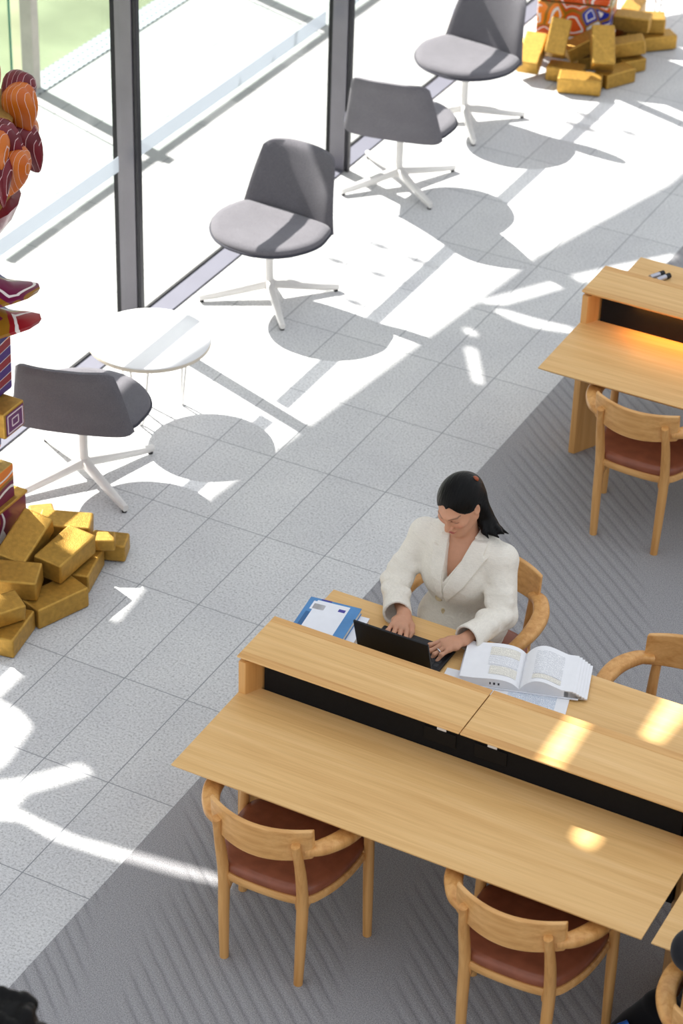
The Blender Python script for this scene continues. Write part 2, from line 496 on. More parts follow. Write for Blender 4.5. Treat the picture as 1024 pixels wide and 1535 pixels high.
class MB:
    def __init__(s):
        s.v, s.f, s.mi = [], [], []
        s.cur = 0

    def add(s, vs, fs, T=None):
        o = len(s.v)
        for p in vs:
            p = Vector(p)
            s.v.append(T @ p if T is not None else p)
        for f in fs:
            s.f.append([i + o for i in f])
            s.mi.append(s.cur)
        return s

    def box(s, c, size, rot=None, taper=1.0):
        hx, hy, hz = [q / 2 for q in size]
        vs = []
        for z in (-1, 1):
            k = 1.0 if z < 0 else taper
            for x, y in ((-1, -1), (1, -1), (1, 1), (-1, 1)):
                p = Vector((x * hx * k, y * hy * k, z * hz))
                if rot is not None:
                    p = rot @ p
                vs.append(p + Vector(c))
        return s.add(vs, [(3, 2, 1, 0), (4, 5, 6, 7), (0, 1, 5, 4), (1, 2, 6, 5), (2, 3, 7, 6), (3, 0, 4, 7)])

    def slab(s, x0, x1, y0, y1, z0, z1, inset=0.0, inset_y0=None):
        """slab whose underside is set in by a bevel"""
        i = inset
        vs = [(x0 + i, y0 + i, z0), (x1 - i, y0 + i, z0), (x1 - i, y1 - i, z0), (x0 + i, y1 - i, z0),
              (x0, y0, z1 - 0.02), (x1, y0, z1 - 0.02), (x1, y1, z1 - 0.02), (x0, y1, z1 - 0.02),
              (x0, y0, z1), (x1, y0, z1), (x1, y1, z1), (x0, y1, z1)]
        fs = [(3, 2, 1, 0), (8, 9, 10, 11)]
        for b in (0, 4):
            for k in range(4):
                n = (k + 1) % 4
                fs.append((b + k, b + n, b + 4 + n, b + 4 + k))
        return s.add(vs, fs)

    def rings(s, rings, cap0=True, cap1=True, closed=True):
        n = len(rings[0])
        vs = [p for r in rings for p in r]
        fs = []
        for i in range(len(rings) - 1):
            for k in range(n if closed else n - 1):
                a, b = i * n + k, i * n + (k + 1) % n
                fs.append((a, b, b + n, a + n))
        if cap0:
            fs.append(tuple(reversed(range(n))))
        if cap1:
            fs.append(tuple(range((len(rings) - 1) * n, len(rings) * n)))
        return s.add(vs, fs)

    def tube(s, path, rad, n=12, flat=None, up=(0, 0, 1), cap=True):
        """sweep along path; rad number or list; flat=(w,h) elliptical half sizes"""
        P = [Vector(p) for p in path]
        m = len(P)
        R = rad if isinstance(rad, (list, tuple)) else [rad] * m
        rings = []
        for i, p in enumerate(P):
            t = (P[min(i + 1, m - 1)] - P[max(i - 1, 0)]).normalized()
            upv = Vector(up)
            if abs(t.dot(upv)) > 0.98:
                upv = Vector((0, 1, 0)) if abs(t.y) < 0.9 else Vector((1, 0, 0))
            a = t.cross(upv).normalized()
            b = a.cross(t).normalized()
            ring = []
            for k in range(n):
                th = 2 * PI * k / n
                if flat:
                    e = 0.55
                    cx = math.copysign(abs(math.cos(th)) ** e, math.cos(th)) * flat[0] * R[i]
                    cy = math.copysign(abs(math.sin(th)) ** e, math.sin(th)) * flat[1] * R[i]
                else:
                    cx, cy = math.cos(th) * R[i], math.sin(th) * R[i]
                ring.append(p + a * cx + b * cy)
            rings.append(ring)
        return s.rings(rings, cap, cap)

    def lathe(s, prof, c=(0, 0, 0), n=32, T=None):
        rings = []
        for r, z in prof:
            ring = []
            for k in range(n):
                p = Vector((r * math.cos(2 * PI * k / n), r * math.sin(2 * PI * k / n), z))
                ring.append((T @ p if T is not None else p) + Vector(c))
            rings.append(ring)
        return s.rings(rings)

    def ellipsoid(s, c, r, T=None, n=18, m=10):
        rings = []
        for i in range(m + 1):
            th = -PI / 2 + PI * i / m
            q = max(math.cos(th), 0.02)
            ring = []
            for k in range(n):
                p = Vector((r[0] * q * math.cos(2 * PI * k / n), r[1] * q * math.sin(2 * PI * k / n), r[2] * math.sin(th)))
                ring.append((T @ p if T is not None else p) + Vector(c))
            rings.append(ring)
        return s.rings(rings)

    def build(s, name, mat, parent=None, origin=None, smooth=False, bevel=0.0, segs=2, loc=None, sub=0):
        o0 = Vector(origin) if origin is not None else Vector((0, 0, 0))
        me = bpy.data.meshes.new(name)
        me.from_pydata([tuple((p - o0) * U) for p in s.v], [], s.f)
        mats = mat if isinstance(mat, (list, tuple)) else [mat]
        for m in mats:
            me.materials.append(m)
        if len(mats) > 1:
            for p, i in zip(me.polygons, s.mi):
                p.material_index = i
        bm = bmesh.new()
        bm.from_mesh(me)
        bmesh.ops.recalc_face_normals(bm, faces=bm.faces)
        bm.to_mesh(me)
        bm.free()
        if smooth:
            for p in me.polygons:
                p.use_smooth = True
        ob = bpy.data.objects.new(name, me)
        COL.objects.link(ob)
        if parent is not None:
            ob.parent = parent
        elif origin is not None:
            ob.location = o0 * U
        if loc is not None:
            ob.location = Vector(loc) * U
        if bevel:
            b = ob.modifiers.new('bevel', 'BEVEL')
            b.width = bevel * U
            b.segments = segs
            b.limit_method = 'ANGLE'
            b.angle_limit = 35 * D2R
            b.harden_normals = False
            if not smooth:
                for p in me.polygons:
                    p.use_smooth = True
                b.harden_normals = True
        if sub:
            b = ob.modifiers.new('subsurf', 'SUBSURF')
            b.levels = b.render_levels = sub
        if smooth and not sub:
            try:
                me.set_sharp_from_angle(angle=50 * D2R)
            except Exception:
                pass
        return ob


def spline(pts, n=8, closed=False):
    P = [Vector(p) for p in pts]
    out = []
    m = len(P)
    for i in range(m if closed else m - 1):
        p0 = P[(i - 1) % m] if closed or i > 0 else P[i] * 2 - P[i + 1]
        p1, p2 = P[i], P[(i + 1) % m]
        p3 = P[(i + 2) % m] if closed or i + 2 < m else p2 * 2 - p1
        for k in range(n):
            t = k / n
            out.append(0.5 * ((2 * p1) + (p2 - p0) * t + (2 * p0 - 5 * p1 + 4 * p2 - p3) * t * t + (3 * p1 - p0 - 3 * p2 + p3) * t ** 3))
    if not closed:
        out.append(P[-1])
    return out


def tag(o, label, cat, group=None, kind=None):
    o['label'] = label
    o['category'] = cat
    if group:
        o['group'] = group
    if kind:
        o['kind'] = kind
    return o


def thing(name, loc, rz, label, cat, group=None):
    o = bpy.data.objects.new(name, None)
    o.empty_display_size = 0.1
    COL.objects.link(o)
    o.location = Vector(loc) * U
    o.rotation_euler = (0, 0, rz * D2R)
    return tag(o, label, cat, group)


def struct(o):
    o['kind'] = 'structure'
    return o


def copy_tree(root, loc, rz, label, group=None):
    def rec(o, par):
        c = o.copy()
        COL.objects.link(c)
        if par is not None:
            c.parent = par
        for ch in KIDS.get(o.name, []):
            rec(ch, c)
        return c
    KIDS = {}
    for o in bpy.data.objects:
        if o.parent is not None:
            KIDS.setdefault(o.parent.name, []).append(o)
    r = rec(root, None)
    r.location = Vector(loc) * U
    r.rotation_euler = (0, 0, rz * D2R)
    r['label'] = label
    if group:
        r['group'] = group
    return r


# ------------------------------------------------------------------ signed distance modelling for bodies and cloth


class SDF:
    def __init__(s, lo, hi, h):
        s.lo = np.array(lo, float)
        s.h = h
        s.n = [int(math.ceil((b - a) / h)) + 1 for a, b in zip(lo, hi)]
        s.ax = [np.arange(k, dtype=np.float32) * h + a for k, a in zip(s.n, lo)]
        s.d = np.full(s.n, 0.5, np.float32)

    def win(s, lo, hi):
        sl, g = [], []
        for i in range(3):
            a = max(0, int((lo[i] - s.lo[i]) / s.h) - 1)
            b = min(s.n[i], int((hi[i] - s.lo[i]) / s.h) + 3)
            if b <= a:
                return None, None
            sl.append(slice(a, b))
        x = s.ax[0][sl[0]][:, None, None]
        y = s.ax[1][sl[1]][None, :, None]
        z = s.ax[2][sl[2]][None, None, :]
        return tuple(sl), (x, y, z)

    @staticmethod
    def smin(a, b, k):
        if k <= 0:
            return np.minimum(a, b)
        h = np.maximum(k - np.abs(a - b), 0) / k
        return np.minimum(a, b) - h * h * k * 0.25

    def put(s, sl, e, k, sub=False):
        if sub:
            s.d[sl] = -s.smin(-s.d[sl], e, k)
        else:
            s.d[sl] = s.smin(s.d[sl], e, k)

    def cap(s, a, b, ra, rb=None, k=0.05, sub=False, flat=None):
        """tapered capsule; flat = (direction, factor) squashes the section along a direction"""
        rb = ra if rb is None else rb
        a, b = np.array(a, float), np.array(b, float)
        m = max(ra, rb) + k + 0.05
        sl, g = s.win(np.minimum(a, b) - m, np.maximum(a, b) + m)
        if sl is None:
            return s
        ab = b - a
        L2 = max(float(ab @ ab), 1e-9)
        px, py, pz = g[0] - a[0], g[1] - a[1], g[2] - a[2]
        t = np.clip((px * ab[0] + py * ab[1] + pz * ab[2]) / L2, 0, 1)
        qx, qy, qz = px - t * ab[0], py - t * ab[1], pz - t * ab[2]
        if flat is not None:
            dv, fac = np.array(flat[0], float), flat[1]
            dv /= np.linalg.norm(dv)
            c = qx * dv[0] + qy * dv[1] + qz * dv[2]
            w = (1 / fac - 1) * c
            qx, qy, qz = qx + w * dv[0], qy + w * dv[1], qz + w * dv[2]
        e = np.sqrt(qx * qx + qy * qy + qz * qz) - (ra + (rb - ra) * t)
        s.put(sl, e.astype(np.float32), k, sub)
        return s

    def ell(s, c, r, R=None, k=0.05, sub=False):
        """ellipsoid; R rotation whose columns are the ellipsoid axes"""
        c = np.array(c, float)
        m = max(r) + k + 0.05
        sl, g = s.win(c - m, c + m)
        if sl is None:
            return s
        p = [g[i] - c[i] for i in range(3)]
        if R is not None:
            Rm = np.array(R, float)
            p = [p[0] * Rm[0][j] + p[1] * Rm[1][j] + p[2] * Rm[2][j] for j in range(3)]
        k0 = np.sqrt(sum((p[i] / r[i]) ** 2 for i in range(3)))
        k1 = np.sqrt(sum((p[i] / (r[i] * r[i])) ** 2 for i in range(3)))
        e = k0 * (k0 - 1) / np.maximum(k1, 1e-6)
        s.put(sl, e.astype(np.float32), k, sub)
        return s

    def chain(s, pts, rad, k=0.03, flat=None):
        for i in range(len(pts) - 1):
            s.cap(pts[i], pts[i + 1], rad[i], rad[i + 1], k, flat=flat)
        return s

    def grid(s):
        return s.ax[0][:, None, None], s.ax[1][None, :, None], s.ax[2][None, None, :]

    def mesh(s):
        d = s.d
        neg = d < 0
        cnt = np.zeros([k - 1 for k in d.shape], np.uint8)
        for i in (0, 1):
            for j in (0, 1):
                for k in (0, 1):
                    cnt += neg[i:i + cnt.shape[0], j:j + cnt.shape[1], k:k + cnt.shape[2]]
        act = (cnt > 0) & (cnt < 8)
        ii = np.argwhere(act)
        idx = np.full(cnt.shape, -1, np.int32)
        idx[act] = np.arange(len(ii), dtype=np.int32)
        off = np.array([(i, j, k) for i in (0, 1) for j in (0, 1) for k in (0, 1)])
        val = np.stack([d[ii[:, 0] + o[0], ii[:, 1] + o[1], ii[:, 2] + o[2]] for o in off], 1)
        acc = np.zeros((len(ii), 3))
        num = np.zeros(len(ii))
        for a in range(8):
            for b in range(a + 1, 8):
                if np.abs(off[a] - off[b]).sum() != 1:
                    continue
                mk = (val[:, a] < 0) != (val[:, b] < 0)
                t = val[mk, a] / (val[mk, a] - val[mk, b])
                acc[mk] += off[a] + t[:, None] * (off[b] - off[a])
                num[mk] += 1
        V = (ii + acc / num[:, None]) * s.h + s.lo
        quads = []
        for ax in range(3):
            o1, o2 = [a for a in range(3) if a != ax]
            a = [slice(None)] * 3
            b = [slice(None)] * 3
            a[ax], b[ax] = slice(0, -1), slice(1, None)
            ch = neg[tuple(a)] != neg[tuple(b)]
            e = np.argwhere(ch)
            e = e[(e[:, o1] > 0) & (e[:, o2] > 0) & (e[:, o1] < d.shape[o1] - 1) & (e[:, o2] < d.shape[o2] - 1)]
            u1 = np.zeros(3, int)
            u2 = np.zeros(3, int)
            u1[o1], u2[o2] = 1, 1
            g = lambda q: idx[q[:, 0], q[:, 1], q[:, 2]]
            quad = np.stack([g(e - u1 - u2), g(e - u2), g(e), g(e - u1)], 1)
            ins = neg[e[:, 0], e[:, 1], e[:, 2]]
            if ax == 1:
                ins = ~ins
            quad[~ins] = quad[~ins][:, ::-1]
            quads.append(quad)
        Q = np.concatenate(quads)
        return V, Q

    def build(s, name, mat, origin, parent=None, tone=None, relax=1):
        V, Q = s.mesh()
        for _ in range(relax):                    # light smoothing of the voxel steps
            acc = np.zeros_like(V)
            w = np.zeros(len(V))
            for a, b in ((0, 1), (1, 2), (2, 3), (3, 0)):
                np.add.at(acc, Q[:, a], V[Q[:, b]])
                np.add.at(w, Q[:, a], 1)
                np.add.at(acc, Q[:, b], V[Q[:, a]])
                np.add.at(w, Q[:, b], 1)
            V = V * 0.5 + 0.5 * acc / np.maximum(w, 1)[:, None]
        me = bpy.data.meshes.new(name)
        L = (V - np.array(origin)) * U
        me.vertices.add(len(L))
        me.vertices.foreach_set('co', L.astype(np.float32).ravel())
        me.loops.add(Q.size)
        me.loops.foreach_set('vertex_index', Q.astype(np.int32).ravel())
        me.polygons.add(len(Q))
        me.polygons.foreach_set('loop_start', np.arange(0, Q.size, 4, dtype=np.int32))
        me.polygons.foreach_set('loop_total', np.full(len(Q), 4, np.int32))
        me.polygons.foreach_set('use_smooth', np.ones(len(Q), bool))
        me.update(calc_edges=True)
        me.validate()
        me.materials.append(mat)
        if tone is not None:
            c = tone(V)
            at_ = me.color_attributes.new('tone', 'FLOAT_COLOR', 'POINT')
            at_.data.foreach_set('color', np.concatenate([c, np.ones((len(c), 1))], 1).astype(np.float32).ravel())
        ob = bpy.data.objects.new(name, me)
        COL.objects.link(ob)
        if parent is not None:
            ob.parent = parent
        else:
            ob.location = Vector(origin) * U
        return ob


def poly2d(px, pz, pts):
    """signed distance to a polygon in the plane, arrays px, pz"""
    d = np.full(np.broadcast(px, pz).shape, 1e9, np.float32)
    sgn = np.ones_like(d)
    n = len(pts)
    for i in range(n):
        ax_, ay = pts[i]
        bx, by = pts[i - 1]
        ex, ey = bx - ax_, by - ay
        wx, wy = px - ax_, pz - ay
        t = np.clip((wx * ex + wy * ey) / (ex * ex + ey * ey), 0, 1)
        d = np.minimum(d, (wx - ex * t) ** 2 + (wy - ey * t) ** 2)
        c1, c2, c3 = pz >= ay, pz < by, ex * wy > ey * wx
        fl = (c1 & c2 & c3) | (~c1 & ~c2 & ~c3)
        sgn = np.where(fl, -sgn, sgn)
    return sgn * np.sqrt(d)

# ------------------------------------------------------------------ setting
XG = -7.22          # line of the window glass
fl = MB().box((4.4, 12, -0.25), (22.4, 76, 0.5)).build('floor', M['granite'])
fl.location.x = 0
struct(fl)
tp = MB().box((-10.555, 12, -0.25), (7.49, 76, 0.5)).build('floor_outside', M['paving'])
struct(tp)
cp = MB().box((7.3, 4.0, 0.008), (14.6, 40, 0.016)).build('carpet', M['carpet'])
tag(cp, 'wide grey carpet with slanting ribbed pile under the oak desks', 'carpet')
cp['kind'] = 'structure'
ln_ = MB().box((-30, 14, -0.27), (31.2, 90, 0.5)).build('lawn', M['lawn'])
struct(ln_)

# drain grate between paving and lawn: steel strip with rows of holes
gr = MB().box((-14.05, 12, 0.01), (0.6, 76, 0.03)).build('drain_grate', M['grate'])
tag(gr, 'perforated steel drain strip between outdoor paving and lawn', 'drain')

# sills, gaskets and glass between the deep mullion fins
FINS = [1.25, 8.46, 15.66, 22.86, 30.06]
edges = [-8.0] + FINS + [40.0]
sl = MB().box((-7.0, 16, 0.012), (0.38, 48, 0.03)).build('trim_1', M['sill'])
struct(sl)
gk = MB().box((-7.215, 16, 0.02), (0.05, 48, 0.06)).build('trim_2', M['gasket'])
struct(gk)
for i in range(len(edges) - 1):
    y0, y1 = edges[i] + 0.09, edges[i + 1] - 0.09
    pane = MB().box((XG, (y0 + y1) / 2, 6.0), (0.05, y1 - y0, 11.96)).build('window_%d' % (i + 1), M['glass'])
    struct(pane)
    if i < len(edges) - 2:
        y = edges[i + 1]
        k = {8.46: -0.1, 15.66: 0.09}.get(y, 0.0)
        fr = MB().box((-7.05 + k, y, 6.0), (0.32, 0.16, 12)).build('window_frame', M['alu'], pane, bevel=0.012)
        MB().box((-6.85 + k, y, 6.0), (0.07, 0.11, 12)).build('cover_cap', M['alu_dark'], fr, bevel=0.01)
        MB().box((-7.255 + k, y, 6.0), (0.085, 0.13, 12)).build('gasket', M['gasket'], fr)
    MB().box((XG + 0.034, (y0 + y1) / 2, 3.13), (0.012, y1 - y0 - 0.3, 0.27)).build('frosted_band', M['frost'], pane)

# unseen upper wall and flat canopy, added as gobos; holes shape the sun patches
SUN = Vector((1.13, -0.40, -1.0))


def trace(p, zc=None, xc=None):
    """follow the sun ray back from point p to a level or to a wall plane"""
    p = Vector(p)
    k = (zc - p.z) if zc is not None else (p.x - xc) / SUN.x
    return p - SUN * k


def sheet(outer, holes, mapf, thick):
    """flat sheet with cut-outs; 2-D outlines, mapf lifts (a,b,t) into space"""
    pts, ed = [], []
    for lp in [outer] + holes:
        b = len(pts)
        pts += [Vector((q[0], q[1])) for q in lp]
        ed += [(b + i, b + (i + 1) % len(lp)) for i in range(len(lp))]
    vv, ee, ff, _, _, _ = delaunay_2d_cdt(pts, ed, [], 1, 1e-5)

    def inside(q, lp):
        r = False
        for i in range(len(lp)):
            (x1, y1), (x2, y2) = lp[i][:2], lp[i - 1][:2]
            if (y1 > q[1]) != (y2 > q[1]) and q[0] < (x2 - x1) * (q[1] - y1) / (y2 - y1) + x1:
                r = not r
        return r
    mb = MB()
    n = len(vv)
    mb.v = [Vector(mapf(v[0], v[1], 0)) for v in vv] + [Vector(mapf(v[0], v[1], thick)) for v in vv]
    cntE = {}
    for f in ff:
        c = (sum(vv[i][0] for i in f) / len(f), sum(vv[i][1] for i in f) / len(f))
        if not inside(c, outer) or any(inside(c, hh) for hh in holes):
            continue
        mb.f.append(list(f))
        mb.f.append([i + n for i in reversed(f)])
        for i in range(len(f)):
            e = (f[i], f[(i + 1) % len(f)])
            cntE[e] = 1
    for a, b in list(cntE):
        if (b, a) not in cntE:
            mb.f.append([b, a, a + n, b + n])
    mb.mi = [0] * len(mb.f)
    return mb


ZC = 12.0
XW = -7.55
PATCH = [  # sunlit patches on the floor (photo outline), level 0
    [(191, 857), (217, 876), (173, 931), (145, 914), (159, 888)],
    [(-30, 1040), (5, 1052), (30, 1068), (45, 1088), (8, 1140), (-30, 1170)],
    [(-30, 1172), (30, 1165), (118, 1142), (136, 1158), (80, 1175), (36, 1188), (25, 1203), (-30, 1208)],
    [(-30, 1203), (8, 1203), (50, 1225), (110, 1252), (200, 1277), (345, 1316), (340, 1330), (270, 1314), (160, 1283), (80, 1257), (30, 1228), (-30, 1225)],
    [(708, 452), (790, 430), (835, 418), (849, 428), (790, 446), (753, 456)],
    [(737, 463), (753, 463), (800, 477), (862, 491), (856, 499), (800, 490), (765, 478)],
    [(854, 412), (925, 396), (1016, 378), (1012, 389), (945, 404), (874, 424)],
    [(695, 519), (711, 519), (722, 575), (708, 573)],
    [(693, 491), (705, 490), (714, 502), (700, 503)],
]
hc, hw = [], []
for pl_ in PATCH:
    q = [trace(at(*p), zc=ZC) for p in pl_]
    hc.append([(v.x, v.y) for v in q])
DESK = [  # patches on the desk tops with their levels
    ([(994, 1041), (1024, 1049), (1040, 1054), (987, 1113), (956, 1103)], 2.387),
    ([(850, 1069), (884, 1080), (840, 1145), (805, 1133)], 2.95),
    ([(864, 1234), (901, 1247), (894, 1262), (882, 1271), (864, 1267), (852, 1254)], 2.387),
]
for pl_, z in DESK:
    q = [trace(at(*p, z), xc=XW) for p in pl_]
    hw.append([(v.y, v.z) for v in q])
# outer edge of the added canopy is cut to the rim of the broad sunlit strip along the windows
EDGE = [(-3.3, -12.0), (-3.3, 3.5), (-3.28, 4.62), (-3.0, 7.0), (-2.52, 11.39), (-2.3, 13.2), (-2.2, 14.3), (-1.75, 16.2), (-1.2, 18.4), (-1.0, 22.0), (-1.0, 44.0)]
eo = [trace((x, y, 0), zc=ZC) for x, y in EDGE]
outer = [(v.x, v.y) for v in eo] + [(XW - 0.02, eo[-1].y), (XW - 0.02, eo[0].y)]
cn = sheet(outer, hc, lambda a, b, t: (a, b, ZC + t), 0.06).build('gobo_canopy', M['wall'])
struct(cn)
wl = sheet([(-12, 12.0), (44, 12.0), (44, 27.5), (-12, 27.5)], hw, lambda a, b, t: (XW + t, a, b), 0.06).build('gobo_wall_left', M['wall'])  # added unseen wall; its holes throw the sun patches on the desks
struct(wl)
# bracing rods that stick out past the gobo edge
ROD = [((542, 358), (660, 404)), ((470, 380), (610, 425)), ((455, 420), (565, 468)), ((840, 158), (990, 218)), ((846, 182), (900, 200))]
rb = MB()
for a, b in ROD:
    pa, pb = trace(at(*a), zc=ZC), trace(at(*b), zc=ZC)
    rb.tube([pa, pb], 0.035, 8)
    for k in (0.25, 0.7):
        rb.ellipsoid(pa.lerp(pb, k), (0.16, 0.09, 0.09))
struct(rb.build('canopy_bracing', M['steel']))

# glass balustrade with posts and handrail along the terrace
bl = thing('glass_balustrade', (-14.25, 15.7, 0), 0, 'glass balustrade with concrete posts at the edge of the terrace', 'balustrade')
for y in (-7.2 * 1, 0.0, 7.2, 14.4):
    MB().box((0.2, y, 1.8), (0.3, 0.24, 3.6)).build('post', M['concrete'], bl, bevel=0.02)
MB().box((0.0, 9.5, 3.56), (0.15, 29, 0.1)).build('handrail', M['steel'], bl, bevel=0.03)
for y0, y1 in ((-7.0, -0.32), (0.2, 7.0), (7.4, 14.2)):
    p = MB().box((-0.06, (y0 + y1) / 2, 1.8), (0.04, y1 - y0, 3.5)).build('glass_pane', M['glass_green'], bl)
    MB().box((-0.06, y1 + 0.012, 1.8), (0.042, 0.024, 3.5)).build('glass_edge', M['glass_edge'], p)

# ------------------------------------------------------------------ desks


def make_desk(name, loc, label, length=5.95):
    """double desk: two work tops either side of a raised shelf on a black divider"""
    t = thing(name, loc, 0, label, 'desk', 'oak double desks')
    L = length
    Z = 2.387
    # local: x 0..L, y 0 = centre line
    MB().slab(0, L, -2.035, -0.245, Z - 0.13, Z, 0.16).build('desktop', M['oak'], t, bevel=0.006)
    MB().slab(0, L, 0.245, 2.035, Z - 0.13, Z, 0.16).build('desktop', M['oak'], t, bevel=0.006)
    for x0, x1 in ((-0.01, L / 2 - 0.007), (L / 2 + 0.007, L + 0.01)):
        sh = MB().slab(x0, x1, -0.47, 0.47, 2.87, 2.95, 0.07).build('top_shelf', M['oak'], t, bevel=0.005)
        for s_ in (-1, 1):
            MB().box(((x0 + x1) / 2, s_ * 0.405, 2.9512), (x1 - x0 - 0.01, 0.115, 0.003)).build('shelf_lipping', M['oak_edge'], sh)
    for x in (0.09, L - 0.09):
        s_ = 1 if x < 1 else -1
        e0 = x - s_ * 0.09
        pl_ = [(0.0, -0.45), (0.1, -0.45), (0.3, -0.06), (0.3, 0.06), (0.1, 0.45), (0.0, 0.45)]
        MB().rings([[Vector((e0 + s_ * a, b, z)) for a, b in pl_] for z in (0.0, 2.86)]).build('end_panel', M['oak_panel'], t, bevel=0.01)
    dv = MB().box((L / 2, 0, 2.1), (L - 0.5, 0.48, 1.52)).build('divider_panel', M['black'], t)
    MB().box((L / 2, 0.03, 2.885), (0.08, 0.8, 0.02)).build('joint_strip', M['oak_edge'], dv)
    for x in (L / 2 - 0.32, L / 2 + 0.34):
        for s_ in (-1, 1):
            sk = MB().box((x - 0.02, s_ * 0.245, 2.6), (0.42, 0.02, 0.2)).build('power_socket', M['socket'], dv, bevel=0.008)
            MB().box((x + 0.0, s_ * 0.258, 2.73), (0.12, 0.006, 0.036)).build('socket_label', M['label'], sk)
    return t


desk = make_desk('study_desk', (1.03, -1.69, 0), 'long oak double desk the woman in cream works at')
desk['group'] = 'oak double desks'
desk_far = copy_tree(desk, (1.0, 8.93, 0), 0, 'oak double desk with an orange glow under its shelf, at the right edge')
desk_next = copy_tree(desk, (7.09, -1.69, 0), 0, 'oak double desk at the lower right, past the narrow gap')
ls = MB().box((3.3, -0.28, 2.863), (5.0, 0.04, 0.012)).build('light_strip', M['strip'], desk_far)
lt = bpy.data.lights.new('shelf_lamp', 'AREA')
lt.shape = 'RECTANGLE'
lt.size, lt.size_y = 5.0 * U, 0.05 * U
lt.energy = 3.3
lt.color = (1.0, 0.40, 0.06)
lt.spread = 150 * D2R
lo = bpy.data.objects.new('shelf_lamp', lt)
COL.objects.link(lo)
lo.location = Vector((4.3, 8.93 - 0.30, 2.85)) * U

# ------------------------------------------------------------------ wooden armchairs


def make_chair(loc, rz, label):
    t = thing('armchair', loc, rz, label, 'chair', 'wooden armchairs at the desks')
    # seat plan
    ctl = [(-0.5, -0.56), (0, -0.62), (0.5, -0.56), (0.69, -0.28), (0.78, 0.1), (0.79, 0.48), (0.68, 0.66), (0.3, 0.7), (-0.3, 0.7), (-0.68, 0.66), (-0.79, 0.48), (-0.78, 0.1), (-0.69, -0.28)]
    out = spline([(x, y, 0) for x, y in ctl], 5, True)
    rings = []
    for r, z in ((0.9, 1.36), (0.98, 1.36), (1.0, 1.4), (1.0, 1.45), (0.97, 1.485), (0.88, 1.5), (0.6, 1.485), (0.25, 1.47), (0.03, 1.465)):
        rings.append([Vector((p.x * r, 0.04 + (p.y - 0.04) * r, z)) for p in out])
    MB().rings(rings).build('seat', M['leather'], t, smooth=True)
    fr = []
    for r, z in ((0.86, 1.26), (0.97, 1.24), (1.03, 1.27), (1.04, 1.34), (1.01, 1.37), (0.9, 1.37)):
        fr.append([Vector((p.x * r, 0.04 + (p.y - 0.04) * r, z)) for p in out])
    sf = MB().rings(fr).build('seat_frame', M['ash_back'], t, smooth=True)
    for s_ in (-1, 1):
        MB().tube([(s_ * 0.7, 0.5, 1.3), (s_ * 0.84, 0.54, 1.3)], 1.0, 10, flat=(0.06, 0.1)).build('bracket', M['ash'], sf, smooth=True)
        MB().tube([(s_ * 0.48, -0.5, 1.26), (s_ * 0.5, -0.58, 1.24)], 1.0, 10, flat=(0.07, 0.11)).build('bracket', M['ash'], sf, smooth=True)
        MB().add([(s_ * 0.47, -0.58, 1.26), (s_ * 0.47, -0.2, 1.26), (s_ * 0.47, -0.56, 1.0), (s_ * 0.53, -0.58, 1.26), (s_ * 0.53, -0.2, 1.26), (s_ * 0.53, -0.56, 1.0)],
                 [(0, 1, 2), (3, 5, 4), (0, 3, 4, 1), (1, 4, 5, 2), (2, 5, 3, 0)]).build('bracket', M['ash'], sf)
    # rear legs rise into posts behind the backrest
    for s_ in (-1, 1):
        pts = spline([(s_ * 0.5, -0.6, 0.0), (s_ * 0.515, -0.585, 0.7), (s_ * 0.52, -0.575, 1.3), (s_ * 0.525, -0.66, 1.85), (s_ * 0.51, -0.77, 2.32)], 6)
        n = len(pts)
        rad = [0.056 + 0.016 * math.sin(PI * min(1, i / (n * 0.9))) for i in range(n)]
        MB().tube(pts, rad, 14).build('leg', M['ash'], t, smooth=True)
        pts = spline([(s_ * 0.86, 0.54, 0.0), (s_ * 0.85, 0.53, 0.8), (s_ * 0.84, 0.53, 1.4), (s_ * 0.83, 0.54, 2.06)], 5)
        n = len(pts)
        MB().tube(pts, [0.055 + 0.012 * math.sin(PI * i / n) for i in range(n)], 14).build('leg', M['ash'], t, smooth=True)
    # backrest slab, gently bowed
    rows = []
    n = 21
    for k in range(n):
        x = -0.66 + 1.32 * k / (n - 1)
        y = -0.80 + 0.24 * (x / 0.68) ** 2
        zlo = 2.02 + 0.05 * (x / 0.68) ** 2
        rows.append([Vector((x, y - 0.045, zlo)), Vector((x, y + 0.04, zlo)), Vector((x, y - 0.01, 2.5)), Vector((x, y - 0.08, 2.5))])
    MB().rings(rows).build('backrest', M['ash_back'], t, bevel=0.02, segs=3)
    for s_ in (-1, 1):
        pts = spline([(s_ * 0.55, -0.62, 2.16), (s_ * 0.72, -0.5, 2.18), (s_ * 0.88, -0.2, 2.18), (s_ * 0.92, 0.2, 2.15), (s_ * 0.84, 0.58, 2.07)], 7)
        n = len(pts)
        MB().tube(pts, [0.8 + 0.3 * math.sin(PI * i / (n - 1)) for i in range(n)], 14, flat=(0.1, 0.065)).build('arm', M['ash'], t, smooth=True)
    return t


ch = make_chair((2.43, -3.44, 0), 1.5, 'wooden armchair with brown seat tucked under the left end of the front desk')
GC = 'wooden armchairs at the desks'
copy_tree(ch, (5.55, -3.38, 0), 0.5, 'wooden armchair with brown leather seat at the bottom right of centre', GC)
copy_tree(ch, (2.78, 7.13, 0), -2, 'wooden armchair pushed up to the far desk with the orange glow', GC)
copy_tree(ch, (2.62, 1.25, 0), 176, 'wooden armchair the woman in cream sits on', GC)
copy_tree(ch, (5.66, 0.72, 0), 180, 'wooden armchair on the far side of the desk, cut by the right edge', GC)
copy_tree(ch, (8.34, -3.96, 0), 0, 'wooden armchair in the bottom right corner, in front of the dark backpack', GC)

# ------------------------------------------------------------------ lounge chairs


